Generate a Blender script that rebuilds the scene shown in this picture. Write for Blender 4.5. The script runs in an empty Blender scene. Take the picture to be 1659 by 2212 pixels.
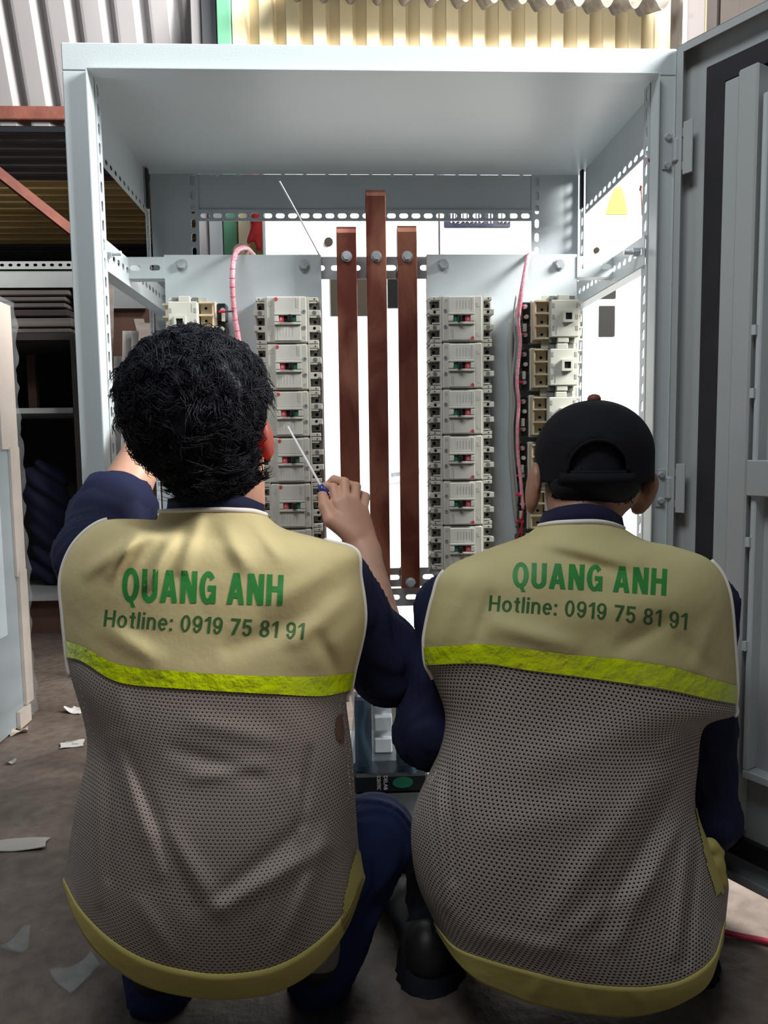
import bpy, bmesh, math, random
import numpy as np
from mathutils import Vector, Matrix, Quaternion
from mathutils.bvhtree import BVHTree

random.seed(7); RNG = np.random.default_rng(7)
SC = bpy.context.scene
COL = SC.collection

# ------------------------------------------------------------------ camera
FPX, CX, CY = 1662.0, 829.5, 1106.0
CAM = np.array([0.0, 0.0, 0.85])
PITCH, YAW, ROLL = math.radians(5.28), math.radians(2.664), math.radians(-0.75)
FW = np.array([math.sin(YAW)*math.cos(PITCH), math.cos(YAW)*math.cos(PITCH), -math.sin(PITCH)])
_rt = np.array([math.cos(YAW), -math.sin(YAW), 0.0]); _up = np.cross(_rt, FW)
RT = _rt*math.cos(ROLL) + _up*math.sin(ROLL)
UP = -_rt*math.sin(ROLL) + _up*math.cos(ROLL)
cd = bpy.data.cameras.new('camera'); cam = bpy.data.objects.new('camera', cd); COL.objects.link(cam)
cd.sensor_fit = 'HORIZONTAL'; cd.sensor_width = 36.0; cd.lens = 36.0*FPX/1659.0
cd.clip_start = 0.02; cd.clip_end = 60
cam.matrix_world = Matrix(((RT[0], UP[0], -FW[0], CAM[0]), (RT[1], UP[1], -FW[1], CAM[1]), (RT[2], UP[2], -FW[2], CAM[2]), (0, 0, 0, 1)))
SC.camera = cam

# ------------------------------------------------------------------ world, lights, exposure
w = bpy.data.worlds.new('world'); SC.world = w; w.use_nodes = True
bg = w.node_tree.nodes['Background']; bg.inputs[0].default_value = (0.80, 0.88, 1.0, 1); bg.inputs[1].default_value = 0.035
def area_light(name, loc, target, sx, sy, power, color=(1, 1, 1)):
    ld = bpy.data.lights.new(name, 'AREA'); ld.shape = 'RECTANGLE'; ld.size = sx; ld.size_y = sy; ld.energy = power; ld.color = color
    o = bpy.data.objects.new(name, ld); COL.objects.link(o); o.location = loc
    o.rotation_euler = (Vector(target) - Vector(loc)).to_track_quat('-Z', 'Y').to_euler()
    return o
area_light('daylight_doorway', (3.1, 0.55, 3.0), (-0.2, 1.8, 1.3), 1.3, 1.3, 490, (1.0, 0.98, 0.95))
area_light('back_fill', (0.75, 2.1, 2.8), (0.2, 3.3, 2.25), 1.2, 0.3, 85, (0.97, 0.99, 1.0))  # added lamp to brighten the white cabinets and yellow wall; no opening is built
area_light('front_fill', (-0.4, 0.25, 2.75), (0.05, 1.0, 0.8), 1.0, 0.6, 22.5, (0.95, 0.98, 1.0))  # added soft lamp above the workers, placed for the fall-off on their backs
SC.view_settings.view_transform = 'Standard'; SC.view_settings.look = 'None'
SC.view_settings.exposure = 0.35; SC.view_settings.gamma = 1.0; SC.view_settings.use_curve_mapping = False

# ------------------------------------------------------------------ pixel helpers (layout only)
def ray(x, y): return FW*FPX + RT*(x-CX) - UP*(y-CY)
def at(x, y, Y):
    d = ray(x, y); return CAM + d*(Y/d[1])
def atz(x, y, Z):
    d = ray(x, y); return CAM + d*((Z-CAM[2])/d[2])
def atx(x, y, X):
    d = ray(x, y); return CAM + d*(X/d[0])
def proj(P):
    d = np.asarray(P) - CAM; z = d@FW
    return np.stack([CX + FPX*(d@RT)/z, CY - FPX*(d@UP)/z], -1)

# ------------------------------------------------------------------ materials
MATS = {}
def new_mat(name):
    m = bpy.data.materials.new(name); m.use_nodes = True
    nt = m.node_tree; b = nt.nodes['Principled BSDF']
    MATS[name] = m
    return m, nt, b
def mat(name, col, rough=0.5, metal=0.0, col2=None, scale=8.0, detail=4.0, bump=0.0, bscale=40.0, stretch=(1, 1, 1), lo=0.35, hi=0.65, coat=0.0, spec=None, sss=0.0, dist=0.0):
    m, nt, b = new_mat(name); N = nt.nodes; L = nt.links
    b.inputs['Base Color'].default_value = (*col, 1); b.inputs['Roughness'].default_value = rough; b.inputs['Metallic'].default_value = metal
    if coat: b.inputs['Coat Weight'].default_value = coat; b.inputs['Coat Roughness'].default_value = 0.15
    if spec is not None: b.inputs['Specular IOR Level'].default_value = spec
    if sss:
        b.inputs['Subsurface Weight'].default_value = sss; b.inputs['Subsurface Radius'].default_value = (0.02, 0.006, 0.003); b.inputs['Subsurface Scale'].default_value = 0.5
    if col2 or bump:
        tc = N.new('ShaderNodeTexCoord'); mp = N.new('ShaderNodeMapping'); mp.inputs['Scale'].default_value = stretch
        L.new(tc.outputs['Object'], mp.inputs['Vector'])
    if col2:
        nz = N.new('ShaderNodeTexNoise'); nz.inputs['Scale'].default_value = scale; nz.inputs['Detail'].default_value = detail; nz.inputs['Distortion'].default_value = dist
        L.new(mp.outputs[0], nz.inputs['Vector'])
        r = N.new('ShaderNodeValToRGB'); r.color_ramp.elements[0].position = lo; r.color_ramp.elements[1].position = hi
        r.color_ramp.elements[0].color = (*col, 1); r.color_ramp.elements[1].color = (*col2, 1)
        L.new(nz.outputs['Fac'], r.inputs['Fac']); L.new(r.outputs[0], b.inputs['Base Color'])
    if bump:
        n2 = N.new('ShaderNodeTexNoise'); n2.inputs['Scale'].default_value = bscale; n2.inputs['Detail'].default_value = 5
        L.new(mp.outputs[0], n2.inputs['Vector'])
        bp = N.new('ShaderNodeBump'); bp.inputs['Strength'].default_value = bump; bp.inputs['Distance'].default_value = 0.01
        L.new(n2.outputs['Fac'], bp.inputs['Height']); L.new(bp.outputs[0], b.inputs['Normal'])
    return m
mat('paint', (0.505, 0.565, 0.585), 0.38, col2=(0.475, 0.535, 0.555), scale=3, bump=0.03, bscale=300)
mat('paint_grey', (0.425, 0.47, 0.50), 0.42, col2=(0.395, 0.44, 0.47), scale=4)
mat('door_paint', (0.42, 0.45, 0.455), 0.45, col2=(0.39, 0.42, 0.425), scale=3)
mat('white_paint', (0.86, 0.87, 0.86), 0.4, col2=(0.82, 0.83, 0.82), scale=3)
mat('shaded_white_paint', (0.24, 0.265, 0.275), 0.4, col2=(0.21, 0.235, 0.245), scale=4)  # white paint with the shade on the wrapped cabinet put into its colour
mat('rubber', (0.012, 0.012, 0.016), 0.6, col2=(0.02, 0.018, 0.025), scale=12)
mat('zinc', (0.60, 0.65, 0.68), 0.32, 0.45, col2=(0.42, 0.46, 0.5), scale=60)
mat('steel_dark', (0.25, 0.26, 0.27), 0.4, 0.9)
mat('copper', (0.46, 0.19, 0.12), 0.36, 0.7, col2=(0.20, 0.055, 0.04), scale=11, detail=4, stretch=(1, 1, 0.5), dist=0.8, lo=0.34, hi=0.62, bump=0.08, bscale=25, coat=0.35)
mat('breaker', (0.56, 0.56, 0.50), 0.5, col2=(0.50, 0.50, 0.44), scale=14)
mat('breaker_panel', (0.58, 0.585, 0.53), 0.42, col2=(0.48, 0.48, 0.44), scale=22, detail=6, stretch=(1, 1, 0.5))
mat('breaker_metal', (0.30, 0.30, 0.29), 0.4, 0.5, col2=(0.2, 0.2, 0.2), scale=40)
mat('black_plastic', (0.012, 0.012, 0.013), 0.35)
mat('hole_dark', (0.006, 0.006, 0.006), 0.9, spec=0.05)
mat('switch_red', (0.62, 0.07, 0.10), 0.4)
mat('switch_green', (0.03, 0.20, 0.11), 0.4)
mat('red_dot', (0.55, 0.05, 0.07), 0.45)
mat('print_white', (0.85, 0.8, 0.8), 0.5)
mat('print_grey', (0.30, 0.30, 0.29), 0.6)
mat('contactor', (0.54, 0.55, 0.48), 0.48, col2=(0.48, 0.49, 0.42), scale=18)
mat('contactor_cream', (0.66, 0.57, 0.41), 0.5, col2=(0.60, 0.51, 0.35), scale=22)
mat('wire_pink', (0.72, 0.22, 0.30), 0.35, col2=(0.78, 0.42, 0.48), scale=5, stretch=(40, 40, 40))
mat('wire_red', (0.45, 0.02, 0.04), 0.4)
mat('wire_black', (0.015, 0.015, 0.018), 0.4)
mat('lug_red', (0.75, 0.03, 0.09), 0.3)
mat('pale_plastic', (0.80, 0.82, 0.84), 0.25)
mat('ring_brown', (0.38, 0.28, 0.20), 0.4)
mat('blue_plastic', (0.03, 0.04, 0.22), 0.3)
mat('skin', (0.62, 0.36, 0.25), 0.5, col2=(0.52, 0.28, 0.19), scale=14, sss=0.12)
mat('skin_dark', (0.36, 0.19, 0.13), 0.5, col2=(0.29, 0.145, 0.10), scale=14, sss=0.1)
mat('hair', (0.005, 0.006, 0.011), 0.6, col2=(0.010, 0.011, 0.018), scale=30, spec=0.2)
mat('navy', (0.011, 0.015, 0.048), 0.85, spec=0.25, col2=(0.009, 0.012, 0.038), scale=6, bump=0.25, bscale=18)
mat('navy_blue', (0.022, 0.04, 0.13), 0.85, spec=0.25, col2=(0.018, 0.03, 0.10), scale=6, bump=0.3, bscale=14)
mat('trouser_dark', (0.010, 0.011, 0.018), 0.85, spec=0.2, col2=(0.007, 0.008, 0.013), scale=8, bump=0.3, bscale=16)
mat('shoe', (0.012, 0.012, 0.013), 0.5)
mat('sock', (0.30, 0.28, 0.26), 0.85)
mat('cap', (0.006, 0.0065, 0.010), 0.85, spec=0.2, bump=0.15, bscale=60)
mat('cap_button', (0.16, 0.04, 0.025), 0.6)
mat('khaki', (0.56, 0.47, 0.24), 0.8, col2=(0.52, 0.44, 0.22), scale=7, bump=0.25, bscale=22)
mat('khaki_right', (0.53, 0.48, 0.24), 0.8, col2=(0.49, 0.44, 0.21), scale=7, bump=0.25, bscale=22)
mat('hem', (0.44, 0.39, 0.12), 0.8, col2=(0.40, 0.35, 0.10), scale=7, bump=0.25, bscale=22)
mat('piping', (0.78, 0.74, 0.70), 0.7)
mat('vest_print', (0.02, 0.21, 0.035), 0.6, col2=(0.025, 0.24, 0.04), scale=40)
mat('vest_print_dark', (0.035, 0.13, 0.03), 0.6)
mat('tape', (0.62, 0.76, 0.0), 0.22, col2=(0.54, 0.68, 0.0), scale=12, bump=0.6, bscale=70, coat=0.4)
mat('lace', (0.75, 0.74, 0.72), 0.7)
mat('iron_yellow', (0.62, 0.52, 0.33), 0.45, col2=(0.55, 0.45, 0.27), scale=4, stretch=(1, 1, 0.2))
mat('iron_grey', (0.30, 0.28, 0.28), 0.5, col2=(0.26, 0.24, 0.24), scale=3, stretch=(1, 1, 0.3))
mat('iron_black', (0.06, 0.055, 0.06), 0.5, col2=(0.11, 0.10, 0.10), scale=5, stretch=(0.3, 3, 1))
mat('iron_ochre', (0.62, 0.44, 0.18), 0.6, col2=(0.50, 0.34, 0.13), scale=5, stretch=(0.3, 3, 1))
mat('iron_silver', (0.20, 0.19, 0.20), 0.4, 0.3, col2=(0.08, 0.07, 0.075), scale=20)
mat('rust_red', (0.20, 0.065, 0.042), 0.8, col2=(0.13, 0.04, 0.028), scale=9, bump=0.2)
mat('green_paint', (0.10, 0.26, 0.16), 0.6, spec=0.2, col2=(0.09, 0.235, 0.145), scale=5)
mat('column', (0.06, 0.05, 0.046), 0.7, col2=(0.025, 0.012, 0.008), scale=6, lo=0.55, hi=0.68)
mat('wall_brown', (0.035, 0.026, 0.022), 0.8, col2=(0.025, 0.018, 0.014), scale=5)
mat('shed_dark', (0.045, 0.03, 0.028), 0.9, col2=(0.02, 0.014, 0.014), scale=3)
mat('flat_steel', (0.33, 0.31, 0.30), 0.4, 0.3, col2=(0.14, 0.12, 0.11), scale=8, stretch=(3, 3, 0.4))
mat('wood_old', (0.15, 0.125, 0.11), 0.8, col2=(0.07, 0.055, 0.05), scale=6, stretch=(0.4, 4, 4))
mat('plywood', (0.15, 0.075, 0.05), 0.75, col2=(0.10, 0.05, 0.035), scale=3, stretch=(3, 3, 0.4))
mat('board_grey', (0.36, 0.37, 0.36), 0.7, col2=(0.28, 0.29, 0.28), scale=3)
mat('cardboard', (0.42, 0.34, 0.28), 0.8, col2=(0.34, 0.27, 0.22), scale=6)
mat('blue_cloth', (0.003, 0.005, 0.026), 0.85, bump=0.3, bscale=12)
mat('paper', (0.45, 0.43, 0.40), 0.8, col2=(0.34, 0.32, 0.30), scale=9)
mat('red_cloth', (0.50, 0.02, 0.03), 0.7)
mat('sign_blue', (0.012, 0.014, 0.03), 0.6, spec=0.1, col2=(0.05, 0.05, 0.065), scale=9, stretch=(1, 1, 3))
mat('sticker_yellow', (0.90, 0.80, 0.02), 0.45)
mat('label_brown', (0.028, 0.022, 0.017), 0.8, spec=0.05)
mat('dark_glass', (0.022, 0.021, 0.019), 0.5, spec=0.1)
mat('bag_black', (0.008, 0.010, 0.012), 0.45, spec=0.25)
mat('bag_side', (0.02, 0.035, 0.05), 0.25, col2=(0.05, 0.075, 0.09), scale=9, stretch=(6, 6, 0.6), coat=0.4)
mat('bag_green', (0.01, 0.13, 0.07), 0.3)
mat('cord_red', (0.75, 0.06, 0.12), 0.4)
mat('eye_white', (0.8, 0.78, 0.75), 0.2)

def floor_material():
    m, nt, b = new_mat('concrete'); N, L = nt.nodes, nt.links
    tc = N.new('ShaderNodeTexCoord')
    a = N.new('ShaderNodeTexNoise'); a.inputs['Scale'].default_value = 2.2; a.inputs['Detail'].default_value = 8; a.inputs['Roughness'].default_value = 0.62
    c = N.new('ShaderNodeTexNoise'); c.inputs['Scale'].default_value = 38; c.inputs['Detail'].default_value = 6
    L.new(tc.outputs['Object'], a.inputs['Vector']); L.new(tc.outputs['Object'], c.inputs['Vector'])
    r = N.new('ShaderNodeValToRGB'); e = r.color_ramp.elements
    e[0].position = 0.32; e[0].color = (0.065, 0.045, 0.035, 1); e[1].position = 0.70; e[1].color = (0.185, 0.15, 0.125, 1)
    mx = N.new('ShaderNodeMixRGB'); mx.blend_type = 'MULTIPLY'; mx.inputs['Fac'].default_value = 0.55
    r2 = N.new('ShaderNodeValToRGB'); r2.color_ramp.elements[0].position = 0.35; r2.color_ramp.elements[1].position = 0.6; r2.color_ramp.elements[0].color = (0.55, 0.5, 0.48, 1)
    L.new(a.outputs['Fac'], r.inputs['Fac']); L.new(c.outputs['Fac'], r2.inputs['Fac'])
    L.new(r.outputs[0], mx.inputs[1]); L.new(r2.outputs[0], mx.inputs[2]); L.new(mx.outputs[0], b.inputs['Base Color'])
    b.inputs['Roughness'].default_value = 0.55
    bp = N.new('ShaderNodeBump'); bp.inputs['Strength'].default_value = 0.35; bp.inputs['Distance'].default_value = 0.01
    L.new(c.outputs['Fac'], bp.inputs['Height']); L.new(bp.outputs[0], b.inputs['Normal'])
floor_material()

def mesh_fabric(name, col, col2, pu=0.0056, pv=0.0046, rad=0.30):
    m, nt, b = new_mat(name); N, L = nt.nodes, nt.links
    def math_(op, a, c=None):
        n = N.new('ShaderNodeMath'); n.operation = op
        for i, v in enumerate((a, c)):
            if v is None: continue
            if isinstance(v, (int, float)): n.inputs[i].default_value = v
            else: L.new(v, n.inputs[i])
        return n.outputs[0]
    uv = N.new('ShaderNodeUVMap'); sep = N.new('ShaderNodeSeparateXYZ'); L.new(uv.outputs[0], sep.inputs[0])
    V = math_('MULTIPLY', sep.outputs['Y'], 1.0/pv); row = math_('FLOOR', V)
    U = math_('ADD', math_('MULTIPLY', sep.outputs['X'], 1.0/pu), math_('MULTIPLY', row, 0.5))
    fu = math_('SUBTRACT', math_('FRACT', U), 0.5); fv = math_('MULTIPLY', math_('SUBTRACT', math_('FRACT', V), 0.5), pv/pu*1.25)
    d = math_('SQRT', math_('ADD', math_('MULTIPLY', fu, fu), math_('MULTIPLY', fv, fv)))
    hole = math_('LESS_THAN', d, rad*0.8)
    nz = N.new('ShaderNodeTexNoise'); nz.inputs['Scale'].default_value = 9
    tc = N.new('ShaderNodeTexCoord'); L.new(tc.outputs['Object'], nz.inputs['Vector'])
    r = N.new('ShaderNodeValToRGB'); r.color_ramp.elements[0].color = (*col, 1); r.color_ramp.elements[1].color = (*col2, 1)
    r.color_ramp.elements[0].position = 0.35; r.color_ramp.elements[1].position = 0.65
    L.new(nz.outputs['Fac'], r.inputs['Fac']); L.new(r.outputs[0], b.inputs['Base Color']); b.inputs['Roughness'].default_value = 0.85
    bp = N.new('ShaderNodeBump'); bp.inputs['Strength'].default_value = 0.4; bp.inputs['Distance'].default_value = 0.002
    L.new(d, bp.inputs['Height']); L.new(bp.outputs[0], b.inputs['Normal'])
    tr = N.new('ShaderNodeBsdfTransparent'); mx = N.new('ShaderNodeMixShader'); out = N['Material Output']
    L.new(hole, mx.inputs[0]); L.new(b.outputs[0], mx.inputs[1]); L.new(tr.outputs[0], mx.inputs[2]); L.new(mx.outputs[0], out.inputs[0])
mesh_fabric('mesh_left', (0.29, 0.243, 0.212), (0.26, 0.22, 0.192), rad=0.25)
mesh_fabric('mesh_right', (0.35, 0.30, 0.27), (0.32, 0.275, 0.245), pu=0.0062, pv=0.0052, rad=0.31)

def clear_film(name, col=(0.9, 0.95, 1.0), fac=0.25, rough=0.12):
    m, nt, b = new_mat(name); N, L = nt.nodes, nt.links
    b.inputs['Base Color'].default_value = (*col, 1); b.inputs['Roughness'].default_value = rough
    tr = N.new('ShaderNodeBsdfTransparent'); tr.inputs[0].default_value = (*[0.7+0.3*c for c in col], 1)
    mx = N.new('ShaderNodeMixShader'); mx.inputs[0].default_value = 1-fac
    L.new(b.outputs[0], mx.inputs[1]); L.new(tr.outputs[0], mx.inputs[2]); L.new(mx.outputs[0], N['Material Output'].inputs[0])
clear_film('film', (0.75, 0.8, 0.82), 0.10, 0.1)
clear_film('bag_film', (0.10, 0.17, 0.24), 0.35, 0.12)

def ear_material():
    m, nt, b = new_mat('ear_skin'); N, L = nt.nodes, nt.links
    b.inputs['Base Color'].default_value = (0.60, 0.20, 0.15, 1); b.inputs['Roughness'].default_value = 0.5
    t = N.new('ShaderNodeBsdfTranslucent'); t.inputs[0].default_value = (0.95, 0.10, 0.07, 1)
    mx = N.new('ShaderNodeMixShader'); mx.inputs[0].default_value = 0.6
    L.new(b.outputs[0], mx.inputs[1]); L.new(t.outputs[0], mx.inputs[2]); L.new(mx.outputs[0], N['Material Output'].inputs[0])
ear_material()

# ------------------------------------------------------------------ mesh helpers
class MB:
    def __init__(s): s.v = []; s.f = []; s.uv = None
    def add(s, verts, faces):
        n = len(s.v); s.v.extend([tuple(map(float, p)) for p in verts]); s.f.extend([tuple(i+n for i in f) for f in faces]); return s
    def box(s, x0, y0, z0, x1, y1, z1, M=None, bev=0.0):
        x0, x1 = min(x0, x1), max(x0, x1); y0, y1 = min(y0, y1), max(y0, y1); z0, z1 = min(z0, z1), max(z0, z1)
        if bev > 0:
            b = min(bev, (x1-x0)/2.01, (y1-y0)/2.01, (z1-z0)/2.01); V = []; idx = {}
            for sx in (0, 1):
                for sy in (0, 1):
                    for sz in (0, 1):
                        c = ((x0, x1)[sx], (y0, y1)[sy], (z0, z1)[sz]); d = (1-2*sx, 1-2*sy, 1-2*sz)
                        for k in range(3):
                            p = [c[i]+(0 if i == k else d[i]*b) for i in range(3)]
                            idx[sx, sy, sz, k] = len(V); V.append(p)
            F = []
            for k in range(3):
                a, c = [(1, 2), (0, 2), (0, 1)][k]
                for s_ in (0, 1):
                    q = []
                    for (u, w_) in ((0, 0), (1, 0), (1, 1), (0, 1)):
                        t = [0, 0, 0]; t[k] = s_; t[a] = u; t[c] = w_; q.append(idx[(*t, k)])
                    F.append(q)
            for k in range(3):      # edges along axis k
                a, c = [(1, 2), (0, 2), (0, 1)][k]
                for u in (0, 1):
                    for w_ in (0, 1):
                        t0 = [0, 0, 0]; t0[a] = u; t0[c] = w_; t1 = list(t0); t1[k] = 1
                        F.append([idx[(*t0, a)], idx[(*t1, a)], idx[(*t1, c)], idx[(*t0, c)]])
            for sx in (0, 1):
                for sy in (0, 1):
                    for sz in (0, 1): F.append([idx[sx, sy, sz, k] for k in range(3)])
        else:
            V = [(x, y, z) for x in (x0, x1) for y in (y0, y1) for z in (z0, z1)]
            F = [(0, 1, 3, 2), (4, 6, 7, 5), (0, 4, 5, 1), (2, 3, 7, 6), (0, 2, 6, 4), (1, 5, 7, 3)]
        if M is not None: V = [M @ Vector(p) for p in V]
        return s.add(V, F)
    def cyl(s, a, b, r, r2=None, n=16, caps=True):
        a, b = Vector(a), Vector(b); r2 = r if r2 is None else r2
        q = (b-a).to_track_quat('Z', 'Y'); V = []
        for c, rr in ((a, r), (b, r2)):
            for i in range(n): V.append(c + q @ Vector((rr*math.cos(2*math.pi*i/n), rr*math.sin(2*math.pi*i/n), 0)))
        F = [(i, (i+1) % n, n+(i+1) % n, n+i) for i in range(n)]
        if caps: F += [tuple(range(n-1, -1, -1)), tuple(range(n, 2*n))]
        return s.add(V, F)
    def tube(s, pts, r, n=8, radii=None, caps=True):
        pts = [Vector(p) for p in pts]; V = []; F = []
        t0 = (pts[1]-pts[0]).normalized(); u = t0.orthogonal().normalized()
        for i, p in enumerate(pts):
            t = (pts[min(i+1, len(pts)-1)] - pts[max(i-1, 0)]).normalized()
            u = (u - t*u.dot(t)); u = u.normalized() if u.length > 1e-6 else t.orthogonal().normalized()
            w_ = t.cross(u); rr = radii[i] if radii is not None else r
            for k in range(n):
                a = 2*math.pi*k/n; V.append(p + u*math.cos(a)*rr + w_*math.sin(a)*rr)
        for i in range(len(pts)-1):
            for k in range(n): F.append((i*n+k, i*n+(k+1) % n, (i+1)*n+(k+1) % n, (i+1)*n+k))
        if caps: F += [tuple(range(n-1, -1, -1)), tuple(range((len(pts)-1)*n, len(pts)*n))]
        return s.add(V, F)
    def strip(s, pts, half, thick):
        """flat bar: pts = path in 3-D, half = half-width vector, thick = thickness"""
        pts = [Vector(p) for p in pts]; half = Vector(half); V = []; F = []
        for i, p in enumerate(pts):
            t = (pts[min(i+1, len(pts)-1)] - pts[max(i-1, 0)]).normalized(); n_ = half.cross(t).normalized()*thick/2
            V += [p-half-n_, p+half-n_, p+half+n_, p-half+n_]
        m = len(pts)
        for i in range(m-1):
            for k in range(4): F.append((i*4+k, i*4+(k+1) % 4, (i+1)*4+(k+1) % 4, (i+1)*4+k))
        F += [(3, 2, 1, 0), tuple((m-1)*4+k for k in range(4))]
        return s.add(V, F)
    def prism(s, poly, o, ex, ez, n_):
        """polygon [(a,b)] in plane o + a*ex + b*ez extruded by vector n_"""
        o, ex, ez, n_ = Vector(o), Vector(ex), Vector(ez), Vector(n_); k = len(poly)
        V = [o+ex*a+ez*b for a, b in poly]; V += [p+n_ for p in V]
        F = [tuple(range(k-1, -1, -1)), tuple(range(k, 2*k))] + [(i, (i+1) % k, k+(i+1) % k, k+i) for i in range(k)]
        return s.add(V, F)
    def slotted(s, o, eu, ev, en, length, width, thick, n, su, sv, v0=None, first=None, pitch=None):
        """plate length x width with a row of n obround slots (su x sv) really cut through"""
        o, eu, ev, en = Vector(o), Vector(eu), Vector(ev), Vector(en)
        pitch = pitch or length/n; first = pitch/2 if first is None else first; v0 = width/2 if v0 is None else v0
        edges = [0.0]
        for i in range(n): edges.append(length if i == n-1 else first+(i+0.5)*pitch)
        seg = 3
        for i in range(n):
            a, b = edges[i], edges[i+1]; c = first+i*pitch; r = min(su, sv)/2; hs, hv = su/2, sv/2
            pts = []
            if su >= sv:
                for side in (1, -1):
                    for k in range(2*seg+1):
                        t = -math.pi/2+math.pi*k/(2*seg); pts.append((c+side*(hs-r)+side*r*math.cos(t), v0+side*r*math.sin(t)))
            else:
                for side in (1, -1):
                    for k in range(2*seg+1):
                        t = math.pi*k/(2*seg); pts.append((c+side*r*math.cos(t), v0+side*(hv-r)+side*r*math.sin(t)))
            m = len(pts); outer = []
            for (pu, pv) in pts:
                du, dv = pu-c, pv-v0; ks = []
                if du > 1e-9: ks.append((b-c)/du)
                if du < -1e-9: ks.append((a-c)/du)
                if dv > 1e-9: ks.append((width-v0)/dv)
                if dv < -1e-9: ks.append(-v0/dv)
                k = min(ks); outer.append([c+du*k, v0+dv*k])
            for cu, cv in ((a, 0), (b, 0), (b, width), (a, width)):
                j = min(range(m), key=lambda q: (outer[q][0]-cu)**2+(outer[q][1]-cv)**2); outer[j] = [cu, cv]
            V = []
            for off in (0, thick):
                for q in outer: V.append(o+eu*q[0]+ev*q[1]+en*off)
                for q in pts: V.append(o+eu*q[0]+ev*q[1]+en*off)
            F = []
            for k in range(m):
                k2 = (k+1) % m
                F += [(k, k2, m+k2, m+k), (2*m+k, 3*m+k, 3*m+k2, 2*m+k2), (m+k, m+k2, 3*m+k2, 3*m+k), (k, 2*m+k, 2*m+k2, k2)]
            s.add(V, F)
        return s
    def obj(s, name, m, parent=None, smooth=False, loc=None):
        return link_mesh(name, s.v, s.f, m, parent, smooth, s.uv, loc)
def link_mesh(name, v, f, m, parent=None, smooth=False, uv=None, loc=None):
    me = bpy.data.meshes.new(name)
    v = np.asarray(v, dtype=float)
    if loc is not None: v = v - np.asarray(loc)
    me.from_pydata(v.tolist(), [], [list(x) for x in f]); 
    if uv is not None:
        l = me.uv_layers.new(name='UVMap'); vi = np.empty(len(me.loops), dtype=np.int32); me.loops.foreach_get('vertex_index', vi)
        l.data.foreach_set('uv', np.asarray(uv, dtype=np.float32)[vi].ravel())
    me.materials.append(MATS[m])
    bm = bmesh.new(); bm.from_mesh(me); bmesh.ops.recalc_face_normals(bm, faces=bm.faces); bm.to_mesh(me); bm.free()
    if smooth: me.polygons.foreach_set('use_smooth', [True]*len(me.polygons))
    o = bpy.data.objects.new(name, me); COL.objects.link(o)
    if loc is not None: o.location = loc
    if parent is not None:
        o.parent = parent
        if loc is None: o.matrix_parent_inverse = Matrix.Identity(4) if parent.get('_local') else world_of(parent).inverted()
    return o
def world_of(o):
    M = o.matrix_basis.copy()
    return M if o.parent is None else world_of(o.parent) @ o.matrix_parent_inverse @ M
def thing(name, label, cat, loc=(0, 0, 0), group=None):
    o = bpy.data.objects.new(name, None); COL.objects.link(o); o.location = loc; o.empty_display_size = 0.05
    return tag(o, label, cat, group)
def tag(o, label=None, cat=None, group=None, kind=None):
    if label: o['label'] = label
    if cat: o['category'] = cat
    if group: o['group'] = group
    if kind: o['kind'] = kind
    return o
def copy_tree(o, parent=None):
    c = o.copy(); COL.objects.link(c)
    if parent is not None: c.parent = parent; c.matrix_parent_inverse = o.matrix_parent_inverse.copy()
    for ch in list(o.children): copy_tree(ch, c)
    return c
def catmull(P, n=8):
    P = [np.asarray(p, float) for p in P]; Q = [2*P[0]-P[1]] + P + [2*P[-1]-P[-2]]; out = []
    for i in range(1, len(Q)-2):
        for k in range(n):
            t = k/n; a, b, c, d = Q[i-1:i+3]
            out.append(0.5*((2*b)+(c-a)*t+(2*a-5*b+4*c-d)*t*t+(3*b-a-3*c+d)*t**3))
    out.append(P[-1]); return out

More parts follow.
